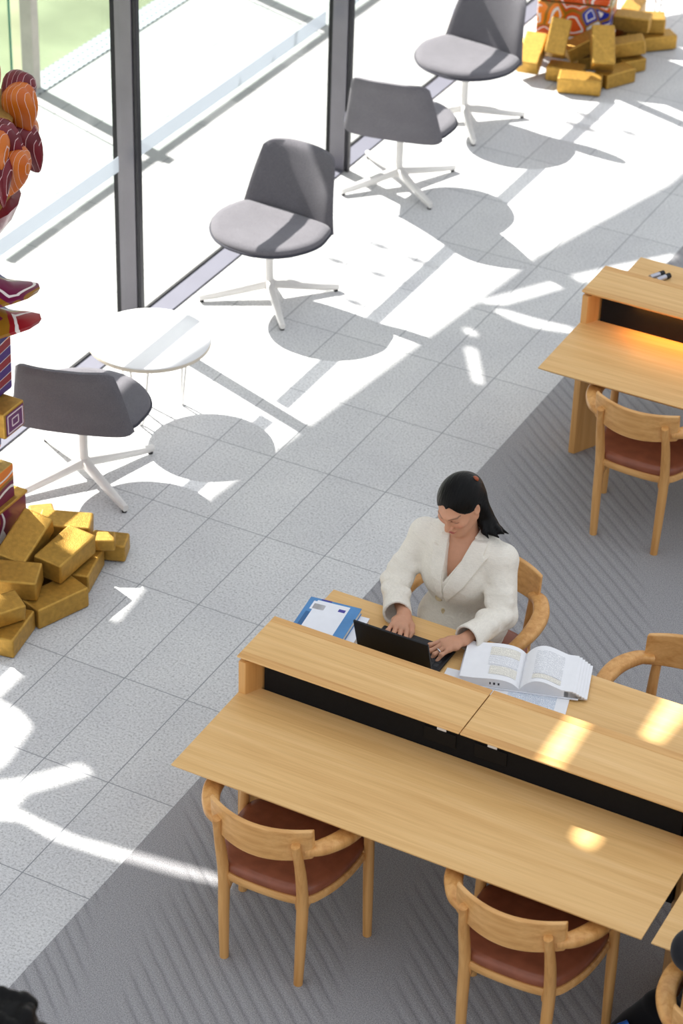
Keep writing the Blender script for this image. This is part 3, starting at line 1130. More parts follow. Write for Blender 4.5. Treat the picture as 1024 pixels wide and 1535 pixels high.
def make_lounge(loc, rz, label):
    t = thing('lounge_chair', loc, rz, label, 'chair', 'grey swivel lounge chairs by the window')
    ctl = [(-0.88, -0.55), (-0.45, -0.6), (0, -0.62), (0.45, -0.6), (0.88, -0.55), (1.0, -0.3), (1.05, 0.1), (0.9, 0.5), (0.62, 0.8), (0.3, 0.95), (0, 0.98),
           (-0.3, 0.95), (-0.62, 0.8), (-0.9, 0.5), (-1.05, 0.1), (-1.0, -0.3)]
    out = spline([(x, y, 0) for x, y in ctl], 5, True)

    def ring(r, z, lift=0.0):
        return [Vector((p.x * r, p.y * r, z + lift * max(0, -p.y - 0.2) * r - 0.03 * max(0, p.y) * r)) for p in out]
    MB().rings([ring(0.3, 1.2), ring(0.8, 1.22), ring(0.96, 1.27), ring(1.0, 1.33), ring(0.995, 1.38), ring(0.96, 1.42), ring(0.85, 1.435), ring(0.5, 1.41), ring(0.05, 1.4)]).build('seat', M['fabric'], t, smooth=True)
    MB().tube([p * U / U + Vector((0, 0, 1.325 - 0.03 * max(0, p.y))) for p in [q * 1.005 for q in out]] + [out[0] * 1.005 + Vector((0, 0, 1.325))], 0.022, 8).build('piping', M['piping'], t, smooth=True)
    # backrest shell
    ns, nt = 29, 15

    def pt(s_, v, off):
        top = 1.0 - 0.03 * abs(s_) ** 2 - 0.07 * abs(s_) ** 14
        v = v * top
        w = 0.96 - 0.22 * v - 0.02 * v * v
        z = 1.2 + 1.32 * v + 0.07 * abs(s_) ** 12 * max(0, 1 - v * 5)
        x = w * s_
        y = -0.64 - 0.22 * v - 0.24 * v * v + (0.10 + 0.07 * v) * abs(s_) ** 2.6
        nx, ny = -0.35 * math.copysign(abs(s_) ** 1.4, s_), 1.0
        q = math.hypot(nx, ny)
        return Vector((x + nx / q * off, y + ny / q * off, z))
    rings = []
    prof = [0.0, 0.35, 0.75, 1.0, 0.75, 0.35]
    for k in range(ns):
        s_ = -1 + 2 * k / (ns - 1)
        e = 0.055 * (1 - abs(s_) ** 14) + 0.012
        r = [pt(s_, j / (nt - 1), -e * (1 if j < nt - 1 else 0.5)) for j in range(nt)]
        r += [pt(s_, 1 - j / (nt - 1), e * (1 if j > 0 else 0.5)) for j in range(nt)]
        rings.append(r)
    MB().rings(rings).build('backrest', M['fabric'], t, smooth=True)
    MB().tube([(0, 0, 0.16), (0, 0, 0.5), (0, 0, 1.24)], [0.085, 0.07, 0.07], 20).build('column', M['white'], t, smooth=True)
    MB().lathe([(0.05, 1.14), (0.3, 1.17), (0.34, 1.2), (0.3, 1.235)], n=24).build('seat_plate', M['white'], t, smooth=True)
    for k in range(4):
        a = PI / 4 + k * PI / 2
        c, s_ = math.cos(a), math.sin(a)
        pts = [(c * r, s_ * r, z) for r, z in ((0.0, 0.27), (0.12, 0.25), (0.5, 0.185), (1.0, 0.11), (1.25, 0.085))]
        leg = MB().tube(pts, [1.15, 1.15, 1.05, 0.9, 0.75], 12, flat=(0.06, 0.072)).build('base_leg', M['white'], t, smooth=True)
        MB().lathe([(0.04, 0.0), (0.045, 0.05)], (c * 1.2, s_ * 1.2, 0.0), 12).build('glide', M['rubber'], leg)
    return t


lc = make_lounge((-5.27, 4.05, 0), 18, 'grey lounge chair nearest the camera, seen from behind beside the round table')
GL = 'grey swivel lounge chairs by the window'
copy_tree(lc, (-5.62, 10.55, 0), 175, 'grey lounge chair facing the round table, sunlight striping its seat', GL)
copy_tree(lc, (-5.68, 15.71, 0), 11, 'grey lounge chair seen from behind, third from the camera beside the mullion', GL)
copy_tree(lc, (-5.85, 18.95, 0), 170, 'grey lounge chair farthest back, beside the pile of gold bricks', GL)


def make_table(loc, rz, label):
    t = thing('side_table', loc, rz, label, 'table', 'white round side tables')
    tt = MB().lathe([(0.9, 1.235), (0.965, 1.245), (0.985, 1.275), (0.985, 1.315), (0.975, 1.325), (0.5, 1.325), (0.02, 1.325)], n=64).build('tabletop', M['laminate'], t, smooth=True)
    MB().lathe([(0.967, 1.24), (0.988, 1.25), (0.9895, 1.3), (0.985, 1.306)], n=64).build('edge_band', M['ply'], tt, smooth=True)
    for k in range(3):
        a = 2 * PI * k / 3
        T = Matrix.Rotation(a, 3, 'Z')
        pts = [(0.6, -0.17, 1.24), (0.555, -0.1, 0.6), (0.53, -0.05, 0.12), (0.527, -0.03, 0.04), (0.526, 0, 0.02), (0.527, 0.03, 0.04), (0.53, 0.05, 0.12), (0.555, 0.1, 0.6), (0.6, 0.17, 1.24)]
        MB().tube([T @ Vector(p) for p in spline(pts, 4)], 0.02, 8).build('hairpin_leg', M['white'], t, smooth=True)
    return t


tb = make_table((-5.43, 6.27, 0), 45, 'white round side table with hairpin legs between two lounge chairs')
copy_tree(tb, (-4.85, 26.2, 0), 80, 'white wire-legged side table behind the far gold bricks, cut by the top edge', 'white round side tables')

# ------------------------------------------------------------------ gold bricks and painted totems


def brick_mesh(L, W, H):
    mb = MB().box((0, 0, 0), (L, W, H))
    return mb


BR = {}
BOXES = []


def brick(px, py, z, yaw, tilt=0, roll=0, size=0, label='', group=''):
    L, W, H = [(0.9, 0.48, 0.34), (0.78, 0.43, 0.32), (0.56, 0.38, 0.29), (0.36, 0.26, 0.2)][size]
    if size not in BR:
        o = brick_mesh(L, W, H).build('gold_brick', M['gold'], bevel=0.035, segs=2)
        BR[size] = o
    else:
        o = BR[size].copy()
        COL.objects.link(o)
    BOXES.append([o, at(px, py, z), Euler((roll * D2R, tilt * D2R, yaw * D2R)).to_matrix(), Vector((L, W, H)) / 2])
    o.rotation_euler = (roll * D2R, tilt * D2R, yaw * D2R)
    tag(o, label, 'brick', group)
    return o


GB = 'gold bricks at the left totem'
LB = [
    (36, 872, 0.17, 70, 0, 0, 1, 'gold brick underneath the one lying across the left pile'),
    (83, 886, 0.17, 70, 0, 0, 0, 'gold brick flat on the floor below the sunlit one at the left pile'),
    (124, 846, 0.17, 105, 0, 0, 1, 'gold brick on the floor at the right of the left pile, second from its end'),
    (143, 829, 0.17, 20, 0, 0, 2, 'gold brick at the right end of the left pile'),
    (20, 941, 0.17, 100, 0, 0, 1, 'gold brick nearest the camera, alone at the left edge'),
    (2, 905, 0.17, 40, 0, 0, 2, 'gold brick in shade behind the nearest left one'),
    (104, 812, 0.17, 25, 0, 0, 1, 'gold brick at the back of the left pile in sunlight'),
    (146, 811, 0.42, 30, 0, 0, 3, 'small gold brick on top of the right end of the left pile'),
    (106, 793, 0.49, 25, 2, 0, 1, 'gold brick lying level on top of the left pile, frontmost in the sun'),
    (88, 838, 0.49, 88, -2, 3, 0, 'gold brick on top of the left pile with a sunlit corner'),
    (40, 822, 0.62, 92, -20, 10, 0, 'gold brick leaning against the left totem'),
    (22, 862, 0.49, 22, 0, 6, 0, 'gold brick lying across the left pile, cut by the left edge'),
    (4, 918, 0.46, 60, 0, 10, 2, 'gold brick perched above the nearest one, cut by the left edge'),
    (66, 790, 0.2, 130, 14, 0, 2, 'small gold brick tipped up at the back of the left pile'),
]
for b in LB:
    brick(*b[:6], size=b[6], label=b[7], group=GB)
GR = 'gold bricks at the far totem'
RB = [
    (816, 82, 0.45, 100, -25, 0, 0, 'gold brick standing on end at the left of the far pile, lit by the sun'),
    (846, 80, 0.42, 100, -50, 10, 1, 'gold brick propped upright, second from the left of the far pile'),
    (846, 109, 0.17, 10, 0, 0, 1, 'flat gold brick at the front left of the far pile'),
    (872, 118, 0.18, 18, 0, 0, 0, 'gold brick nearest the camera in the far pile'),
    (918, 110, 0.18, 62, 0, 0, 1, 'gold brick on the floor right of the nearest one in the far pile'),
    (944, 94, 0.17, 55, 0, 0, 2, 'small gold brick on the floor at the right front of the far pile'),
    (877, 89, 0.18, 40, 0, 0, 2, 'small gold brick in the gap at the middle of the far pile'),
    (901, 74, 0.55, 118, -40, 0, 0, 'long gold brick leaning in the middle of the far pile'),
    (930, 70, 0.45, 30, -10, 0, 1, 'gold brick behind the long leaning one in the far pile'),
    (873, 44, 0.62, 45, -22, 0, 1, 'gold brick leaning on the painted box of the far totem'),
    (935, 50, 0.18, 60, 0, 0, 1, 'gold brick low down at the right flank of the far pile'),
    (942, 24, 0.72, 12, 0, 0, 1, 'topmost gold brick of the far pile'),
    (962, 40, 0.5, 25, 0, 0, 0, 'gold brick lying across the right end of the far pile'),
    (977, 56, 0.18, 45, 0, 0, 1, 'gold brick at the right end of the far pile, on the floor'),
    (950, 16, 0.4, 100, 0, 0, 1, 'gold brick at the back of the far pile catching the sun'),
]
for b in RB:
    brick(*b[:6], size=b[6], label=b[7], group=GR)


def painted_box(mb_c, size, mats, name, parent, rz=0, bevel=0.03):
    mb = MB()
    mb.box(mb_c, size, R3(0, 0, rz))
    # index 1 on the top face
    mb.mi = [0, 1, 0, 0, 0, 0]
    return mb.build(name, mats, parent, bevel=bevel)



def settle(boxes, fixed, rounds=60):
    """nudge stacked bricks apart until they rest against each other instead of cutting in"""
    def mtv(A, B_):
        d = B_[1] - A[1]
        ax = [A[2].col[i] for i in range(3)] + [B_[2].col[i] for i in range(3)]
        ax += [A[2].col[i].cross(B_[2].col[j]) for i in range(3) for j in range(3)]
        best = None
        for a in ax:
            if a.length < 1e-3:
                continue
            a = a.normalized()
            if abs(d.z) < 0.22 and abs(a.z) > 0.5:
                continue                     # neighbours on one level part sideways
            ra = sum(abs(a.dot(A[2].col[i])) * A[3][i] for i in range(3))
            rb = sum(abs(a.dot(B_[2].col[i])) * B_[3][i] for i in range(3))
            o = ra + rb - abs(a.dot(d))
            if o <= 0:
                return None
            if best is None or o < best[0]:
                best = (o, a if a.dot(d) > 0 else -a)
        return best
    for _ in range(rounds):
        for i, A in enumerate(boxes):
            for B_ in boxes[i + 1:]:
                if (A[1] - B_[1]).length > 1.1:
                    continue
                m = mtv(A, B_)
                if m:
                    A[1] = A[1] - m[1] * m[0] * 0.5
                    B_[1] = B_[1] + m[1] * m[0] * 0.5
            for F in fixed:
                m = mtv(F, A)
                if m:
                    A[1] = A[1] + Vector((m[1].x, m[1].y, 0)) * m[0]
            low = A[1].z - sum(abs(A[2].col[k].z) * A[3][k] for k in range(3))
            if low < 0.002:
                A[1].z += 0.002 - low


settle([b for b in BOXES[:len(LB)]], [[None, Vector((-5.52, 1.27, 0.8)), R3(), Vector((0.67, 0.67, 0.8))]])
settle([b for b in BOXES[len(LB):]], [[None, Vector((-5.4, 23.55, 1.2)), R3(0, 0, 16), Vector((0.78, 0.75, 1.2))]])
for o, p, R_, h_ in BOXES:
    o.location = p * U

# far totem
tr = thing('painted_totem', (-5.4, 23.55, 0), 16, 'far totem of painted boxes in blue and orange, cut by the top edge', 'sculpture')
painted_box((0, 0, 0.62), (1.55, 1.5, 1.24), [M['paint_blue'], M['gold_leaf']], 'base_block', tr)
painted_box((-0.02, -0.02, 1.9), (1.5, 1.5, 1.26), [M['paint_blue'], M['gold_leaf']], 'upper_block', tr)
painted_box((0, 0, 3.0), (1.15, 1.1, 0.9), [M['paint_base'], M['gold_leaf']], 'upper_block', tr)
painted_box((0, 0, 4.6), (0.9, 0.9, 2.2), [M['paint_body'], M['gold_leaf']], 'column_block', tr)

# near totem at the left edge; only its right flank is in the photo
tl = thing('painted_totem', (-5.52, 1.27, 0), 0, 'tall totem of painted boxes and gold at the left edge, above gold bricks', 'sculpture')
painted_box((0, 0, 0.52), (1.3, 1.3, 1.04), [M['paint_base'], M['gold_leaf']], 'base_block', tl)
painted_box((-0.02, -0.1, 1.34), (1.22, 1.12, 0.6), [M['paint_base'], M['gold_leaf']], 'upper_block', tl)
MB().box((0, 0, 1.06), (1.34, 1.34, 0.05)).build('gold_moulding', M['gold'], tl, bevel=0.02)
MB().box((-0.1, -0.1, 1.74), (0.6, 0.7, 0.24)).build('plinth', M['gold'], tl, bevel=0.02)
MB().box((-0.05, 0.0, 2.12), (0.96, 0.96, 0.62), None, 1.05).build('painted_drum', M['paint_body'], tl, bevel=0.12, segs=4)
# protruding golden bar with a square spiral on its end
bar = MB().box((0.35, 0.2, 2.58), (0.98, 0.5, 0.42)).build('gold_bar', M['gold'], tl, bevel=0.03)
MB().box((0.842, 0.2, 2.58), (0.012, 0.42, 0.34)).build('end_plate', M['purple'], bar)
fr_ = MB()
for s_ in (1.0, 0.42):
    w, h_ = 0.36 * s_, 0.28 * s_
    for dy, dz, sy, sz in ((0, h_ / 2, w, 0.018), (0, -h_ / 2, w, 0.018), (w / 2, 0, 0.018, h_), (-w / 2, 0, 0.018, h_)):
        fr_.box((0.85, 0.2 + dy, 2.58 + dz), (0.008, sy, sz))
fr_.build('square_spiral', M['pale_line'], bar)
# tapered striped body
body = MB().box((-0.05, 0.0, 3.42), (1.1, 1.1, 1.24), None, 1.14)
body.build('striped_body', M['paint_body'], tl, bevel=0.03)
MB().tube([(0.5, 0.1, 2.85), (0.57, 0.1, 4.0)], [0.05, 0.06], 10).build('gold_rib', M['gold'], tl, smooth=True)
MB().box((0.36, 0.38, 3.42), (0.36, 0.46, 1.22), None, 1.1).build('striped_corner', M['paint_body2'], tl, bevel=0.03)
# two flared roofs with upturned tips
for zt, rad in ((4.02, 1.12), (4.5, 1.12)):
    rings = []
    for r, z in ((0.35, zt + 0.42), (0.5, zt + 0.24), (0.72, zt + 0.1), (1.0, zt + 0.03), (0.97, zt - 0.03), (0.55, zt - 0.06), (0.3, zt - 0.08)):
        rg = []
        for k in range(48):
            a = 2 * PI * k / 48
            c = abs(math.cos(2 * (a - 0.42)))
            f = 0.72 + 0.42 * c ** 5
            rg.append(Vector((math.cos(a) * r * f * rad, math.sin(a) * r * f * rad, z + 0.12 * (r ** 3) * c ** 5)))
        rings.append(rg)
    MB().rings(rings).build('flared_roof', [M['paint_base']], tl, smooth=True)
MB().lathe([(0.2, 4.6), (0.36, 5.0), (0.42, 5.4), (0.3, 5.5)], n=24).build('gold_neck', M['gold'], tl, smooth=True)
MB().lathe([(0.5, 5.35), (0.75, 5.45), (0.95, 5.72), (1.05, 5.95), (0.7, 6.0)], (0, 0, 0), 20).build('maroon_cup', M['maroon'], tl, smooth=True)
MB().lathe([(0.92, 5.95), (0.92, 6.75), (0.7, 6.8)], n=12).build('gold_column', M['gold'], tl)
# round gold plate ringed by folded striped petals
T = R3(14, 8, 0)
MB().lathe([(0.6, -0.1), (0.96, -0.06), (1.0, 0.0), (0.95, 0.06), (0.02, 0.07)], (0, 0, 7.1), 30, T).build('gold_plate', M['gold_leaf'], tl, smooth=True)
k = 0
for ring_r, zz, n_, dz in ((1.1, 7.1, 14, 0.0), (1.15, 6.6, 14, 0.0)):
    for i in range(n_):
        a = 2 * PI * (i + 0.5 * (k % 2)) / n_
        p = T @ Vector((math.cos(a) * ring_r, math.sin(a) * ring_r, 0)) if zz > 7 else Vector((math.cos(a) * ring_r, math.sin(a) * ring_r, 0))
        Rr = Matrix.Rotation(a, 3, 'Z') @ R3(0, -25 + 20 * (k % 3), 25 * (-1) ** i)
        pet = MB().ellipsoid((0, 0, 0), (0.3, 0.25, 0.38), None, 20, 12)
        for vi, q in enumerate(pet.v):
            u = q.z / 0.36
            fan = 0.62 + 0.38 * u
            groove = 1 - 0.22 * math.exp(-(q.y / 0.05) ** 2) * (1 if q.x > 0 else 0)
            q2 = Vector((q.x * groove * (0.8 + 0.2 * u), q.y * fan * 1.25, q.z + 0.05 * abs(q.y) / 0.2))
            pet.v[vi] = Rr @ q2 + Vector((p.x, p.y, zz + p.z))
        pet.build('petal', M['petal_o'] if (i + int(zz < 7)) % 2 else M['petal_m'], tl, smooth=True)
        k += 1

# ------------------------------------------------------------------ things on the desk
ZD = 2.387


def quad_slab(mb, a, b, c, d, z0, z1):
    """slab over four plan corners"""
    vs = [(p[0], p[1], z) for z in (z0, z1) for p in (a, b, c, d)]
    return mb.add(vs, [(3, 2, 1, 0), (4, 5, 6, 7), (0, 1, 5, 4), (1, 2, 6, 5), (2, 3, 7, 6), (3, 0, 4, 7)])


# two paperbacks at the left end of the desk
def local_box(mb, u0, u1, v0, v1, z0, z1):
    return mb.box(((u0 + u1) / 2, (v0 + v1) / 2, (z0 + z1) / 2), (u1 - u0, v1 - v0, z1 - z0))


bk2 = thing('paperback', (1.48, -0.62, ZD), 6, 'thick cream-paged paperback under the blue and white one on the desk', 'book')
local_box(MB(), -0.36, 0.36, -0.44, 0.44, 0.012, 0.105).build('page_block', M['page_edge'], bk2)
local_box(MB(), -0.37, 0.37, -0.45, 0.45, 0.0, 0.012).build('cover', M['cover_white'], bk2)
local_box(MB(), -0.37, 0.37, -0.45, 0.45, 0.105, 0.117).build('cover', M['cover_white'], bk2)
bk = thing('paperback', (1.39, -0.6, ZD + 0.118), 7, 'blue and white paperback lying face down with a barcode on its back', 'book')
local_box(MB(), -0.34, 0.33, -0.47, 0.44, 0.01, 0.08).build('page_block', M['page_edge'], bk)
local_box(MB(), -0.35, 0.34, -0.48, 0.45, 0.0, 0.01).build('cover', M['cover_blue'], bk)
bc = local_box(MB(), -0.35, 0.34, -0.48, 0.45, 0.08, 0.09).build('back_cover', M['cover_blue'], bk)
local_box(MB(), -0.24, 0.2, -0.48, 0.41, 0.09, 0.0915).build('white_panel', M['cover_white'], bc)
local_box(MB(), -0.3, -0.24, -0.4, 0.14, 0.09, 0.0912).build('dark_band', M['cover_dark'], bc)
local_box(MB(), -0.28, -0.08, 0.2, 0.38, 0.09, 0.0918).build('barcode_panel', M['cover_white'], bc)
bars = MB()
x = -0.25
while x < -0.1:
    w = rnd.choice((0.006, 0.01, 0.014))
    local_box(bars, x, x + w, 0.22, 0.33, 0.0918, 0.0926)
    x += w + rnd.choice((0.006, 0.01))
bars.build('barcode', M['ink_brown'], bc)
local_box(MB(), 0.08, 0.17, 0.27, 0.33, 0.0915, 0.0924).build('violet_mark', M['logo'], bc)
local_box(MB(), -0.2, -0.06, 0.42, 0.45, 0.09, 0.0916).build('top_strip', M['logo'], bc)

# laptop
lp = thing('laptop', (2.49, -0.42, ZD), 0, 'open black laptop the woman is typing on', 'laptop')
base = MB().box((0, 0, 0.028), (1.03, 0.7, 0.045)).build('base', M['laptop'], lp, bevel=0.02)
kb = MB()
for r in range(5):
    for c in range(13):
        kb.box((-0.43 + c * 0.072, 0.22 - 0.088 * (4 - r) + 0.04, 0.053), (0.06, 0.072, 0.008))
kb.build('keyboard', M['key'], base, bevel=0.004, segs=1)
MB().box((0, 0.25, 0.0515), (0.32, 0.15, 0.003)).build('touchpad', M['key'], base)
Rl = R3(17, 0, 0)
lid = MB().box(Vector((0, -0.34, 0.05)) + Rl @ Vector((0, 0, 0.335)), (1.03, 0.03, 0.66), Rl).build('lid', M['laptop'], lp, bevel=0.012)
MB().box(Vector((0, -0.34, 0.05)) + Rl @ Vector((0, 0.017, 0.34)), (0.96, 0.004, 0.58), Rl).build('screen', M['screen'], lid)
MB().tube([(-0.4, -0.34, 0.045), (0.4, -0.34, 0.045)], 0.024, 10).build('hinge', M['laptop'], lp, smooth=True)

# open textbook over an open magazine and a loose sheet


def page_side(sign, w, depth, thick, curl, n=12):
    """one half of an open book, local x from spine outwards"""
    prof = []
    for i in range(n + 1):
        u = i / n
        z = thick * (0.55 + 0.45 * math.sin(PI * min(1, u * 1.6 + 0.06) * 0.62)) if u < 0.6 else thick
        z = thick * (1 - 0.75 * math.exp(-u * 9)) + curl * math.sin(PI * min(1, u * 1.25)) * (1 - u) ** 0.6
        prof.append((sign * u * w, max(z, 0.03)))
    rings = []
    for x_, z_ in prof:
        rings.append([Vector((x_, -depth / 2, 0.012)), Vector((x_, depth / 2, 0.012)), Vector((x_, depth / 2, z_)), Vector((x_, -depth / 2, z_))])
    return MB().rings(rings), prof


def print_patch(prof, sign, u0, u1, v0, v1, lift=0.004):
    mb = MB()
    rows = []
    for x_, z_ in prof:
        u = abs(x_)
        if u0 <= u <= u1:
            rows.append([Vector((x_, v0, z_ + lift)), Vector((x_, v1, z_ + lift))])
    n = len(rows)
    vs = [p for r in rows for p in r]
    mb.add(vs, [(2 * i, 2 * i + 1, 2 * i + 3, 2 * i + 2) for i in range(n - 1)])
    return mb


tbk = thing('textbook', (3.92, -0.1, ZD + 0.028), 17, 'thick white textbook lying open at printed pages on the desk', 'book')
mb, pf = page_side(-1, 0.74, 0.74, 0.12, 0.03, 24)
pl_ = mb.build('left_pages', M['paper'], tbk, smooth=True)
print_patch(pf, -1, 0.06, 0.46, 0.12, 0.29).build('text_block', M['print_hl'], pl_)
print_patch(pf, -1, 0.06, 0.44, -0.08, 0.1).build('text_block', M['print'], pl_)
print_patch(pf, -1, 0.06, 0.42, -0.27, -0.1).build('text_block', M['print_hl'], pl_)
mb, pf = page_side(1, 0.66, 0.74, 0.11, 0.12, 24)
pr_ = mb.build('right_pages', M['paper'], tbk, smooth=True)
print_patch(pf, 1, 0.12, 0.5, -0.2, 0.27).build('text_block', M['print'], pr_)
print_patch(pf, 1, 0.12, 0.5, -0.3, -0.21).build('text_block', M['print_hl'], pr_)
stp = MB()
for i, (dx, w) in enumerate(((-0.36, 0.025), (-0.31, 0.035), (-0.255, 0.03))):
    stp.box((dx, -0.372, 0.07), (w * 0.7, 0.004, 0.03))
stp.build('edge_stamp', M['ink'], pl_)
MB().box((-0.02, 0, 0.005), (1.5, 0.78, 0.01)).build('cover', M['cover_white'], tbk)
pb = MB()
for i in range(5):
    q = 0.6 + i * 0.045
    pb.slab(0.55 + i * 0.03, 0.7 + i * 0.035, -0.37, 0.36 - i * 0.01, 0.012, 0.1 - i * 0.018, 0.0)
pb.build('fanned_pages', M['paper'], tbk, bevel=0.008)
mg = thing('magazine', (4.2, -0.62, ZD), 14, 'thin open magazine with blue print, half under the textbook', 'magazine')
MB().box((0, 0, 0.012), (1.0, 0.66, 0.024)).build('pages', M['paper'], mg, bevel=0.006)
MB().box((0.05, 0.03, 0.0255), (0.6, 0.5, 0.002)).build('text_block', M['print_blue'], mg)
st_ = MB().box((0, 0, 0.006), (0.55, 0.62, 0.011)).build('loose_sheet', M['paper'], loc=(3.36, -0.7, ZD), bevel=0.003)
st_.rotation_euler = (0, 0, 8 * D2R)
tag(st_, 'blank white sheet between laptop and textbook, partly behind the shelf', 'paper')

for i, (dx, dy, a, lab) in enumerate(((0, 0, 62, 'short silver marker lying on the far desk, left of the pair'), (0.12, -0.03, 66, 'short silver marker lying on the far desk, right of the pair'))):
    p = at(985, 412, ZD + 0.05)
    mk = thing('marker', (p.x + dx, p.y + dy, ZD + 0.045), a, lab, 'pen', 'silver markers on the far desk')
    MB().tube([(-0.14, 0, 0), (0.05, 0, 0)], 0.042, 12).build('barrel', M['marker'], mk, smooth=True)
    MB().tube([(0.05, 0, 0), (0.14, 0, 0)], 0.045, 12).build('cap', M['rubber'], mk, smooth=True)

# backpack on the floor in the corner
bp = SDF((6.2, -3.6, -0.02), (7.7, -2.0, 1.25), 0.02)
bp.cap((6.98, -2.95, 0.3), (7.08, -2.9, 0.6), 0.36, 0.28, 0.1, flat=((0.3, 1, 0), 0.8))
bp.ell((6.86, -3.12, 0.26), (0.32, 0.28, 0.26), k=0.12)
bp.ell((7.18, -2.72, 0.24), (0.32, 0.27, 0.24), k=0.12)
bp.cap((6.92, -2.75, 0.45), (7.02, -2.7, 0.74), 0.11, 0.09, 0.08)
bo = bp.build('backpack', M['black_cloth'], (6.95, -2.8, 0))
tag(bo, 'black backpack on the carpet under the lower right desk', 'bag')
MB().tube(spline([(6.78, -3.16, 0.5), (6.68, -3.27, 0.45), (6.68, -3.36, 0.33), (6.76, -3.4, 0.22)], 6), 0.05, 10).build('blue_strap', M['blue'], bo, origin=(6.95, -2.8, 0), smooth=True)
MB().tube(spline([(6.98, -2.8, 0.84), (7.02, -2.72, 0.95), (7.12, -2.72, 0.94), (7.12, -2.84, 0.84)], 6), 0.03, 8).build('handle', M['black_cloth'], bo, origin=(6.95, -2.8, 0), smooth=True)

# ------------------------------------------------------------------ the woman at the laptop


def frame(c, pitch, yaw, roll=0):
    """head frame: columns = left, forward, up in the place; faces -Y when yaw is 0, chin drops with pitch"""
    R = Matrix.Rotation(PI + yaw * D2R, 3, 'Z') @ Matrix.Rotation(-pitch * D2R, 3, 'X') @ Matrix.Rotation(roll * D2R, 3, 'Y')
    return R, Vector(c)


# head local axes: x to her right-hand side flips with the turn: local x = her right when facing -Y
HR, HC = frame((2.46, 0.93, 3.86), 27, -6, 2)


def hl(x, y, z):
    return HR @ Vector((x, y, z)) + HC


def hand(S, wrist, fwd, up, side, curl, rads=1.0, spread=1.0):
    """hand with palm, four bent fingers and a thumb; side=+1 puts the thumb to the right of fwd"""
    f = Vector(fwd).normalized()
    u = (Vector(up) - f * Vector(up).dot(f)).normalized()
    r = f.cross(u)                          # right of forward
    w = Vector(wrist)

    def P(a, b, c):
        return w + f * a + r * (b * side) + u * c
    # palm
    S.cap(P(0.02, 0, 0), P(0.16, 0.0, 0.005), 0.082, 0.1, 0.06, flat=(u, 0.55))
    S.cap(P(0.14, -0.075, 0.0), P(0.14, 0.075, 0.01), 0.058, 0.06, 0.05, flat=(u, 0.8))
    S.cap(P(0.24, -0.085, -0.002), P(0.255, 0.075, 0.012), 0.036, 0.04, 0.05)
    for b in (-0.098, -0.034, 0.032, 0.096):  # tendons towards the knuckles
        S.cap(P(0.1, b * 0.5, 0.045), P(0.27, b, 0.025), 0.018, 0.02, 0.04)
    tips = []
    # index .. little; index lies on the thumb side
    spec = [(0.104, 0.255, 0.33), (0.036, 0.275, 0.365), (-0.034, 0.265, 0.345), (-0.1, 0.235, 0.275)]
    for i, (b, a0, L) in enumerate(spec):
        c1, c2, c3 = curl[i]
        ang = 0.0
        p = P(a0, b, 0.012)
        q = [p]
        sp = (b * 1.5) * spread
        for seg, bend in ((0.46, c1), (0.31, c2), (0.23, c3)):
            ang += bend * D2R
            d = f * math.cos(ang) - u * math.sin(ang) + r * (side * sp * math.cos(ang))
            p = p + d.normalized() * (L * seg)
            q.append(p)
        rr = [0.035, 0.0305, 0.028, 0.022] if i < 3 else [0.03, 0.026, 0.024, 0.019]
        S.chain(q, [x * rads for x in rr], 0.008)
        S.ell(q[1] + u * 0.006, (0.034 * rads,) * 3, k=0.015)
        tips.append(q)
    # thumb leaves the side of the palm near its base
    t = [P(0.05, 0.06, -0.01), P(0.14, 0.135, -0.03), P(0.235, 0.165, -0.045), P(0.315, 0.16, -0.06)]
    S.chain(t, [0.05, 0.042, 0.036, 0.026], 0.03)
    return tips


WO = (2.5, 1.3, 0.0)
B = SDF((1.35, -0.75, -0.02), (3.55, 1.95, 4.35), 0.0105)
# legs and trunk under the clothes
for s_ in (-1, 1):
    B.cap((2.5 + s_ * 0.24, 1.25, 1.72), (2.5 + s_ * 0.26, 0.05, 1.68), 0.25, 0.19, 0.1)
    B.cap((2.5 + s_ * 0.26, 0.05, 1.66), (2.5 + s_ * 0.24, 0.12, 0.3), 0.17, 0.1, 0.05)
    B.cap((2.5 + s_ * 0.24, 0.15, 0.16), (2.5 + s_ * 0.26, -0.4, 0.1), 0.1, 0.08, 0.05)
B.ell((2.5, 1.3, 1.85), (0.5, 0.38, 0.36), k=0.1)
B.cap((2.5, 1.28, 2.0), (2.48, 1.2, 2.5), 0.36, 0.38, 0.15, flat=((0, 1, 0), 0.75))
B.ell((2.47, 1.12, 2.85), (0.48, 0.33, 0.5), k=0.15)
B.cap((1.98, 1.12, 3.13), (2.98, 1.12, 3.1), 0.15, 0.15, 0.2)
# arms
EL, ER = (3.23, 0.78, 2.47), (1.72, 0.78, 2.47)      # her left, her right
WRL, WRR = Vector((3.06, -0.02, 2.56)), Vector((2.17, 0.1, 2.56))
B.cap((3.02, 1.12, 3.05), EL, 0.15, 0.12, 0.06)
B.cap(EL, WRL, 0.12, 0.082, 0.06)
B.cap((1.94, 1.12, 3.07), ER, 0.15, 0.12, 0.06)
B.cap(ER, WRR, 0.12, 0.082, 0.06)
# neck
B.cap((2.47, 1.13, 3.1), hl(0, -0.1, -0.12), 0.2, 0.165, 0.1)
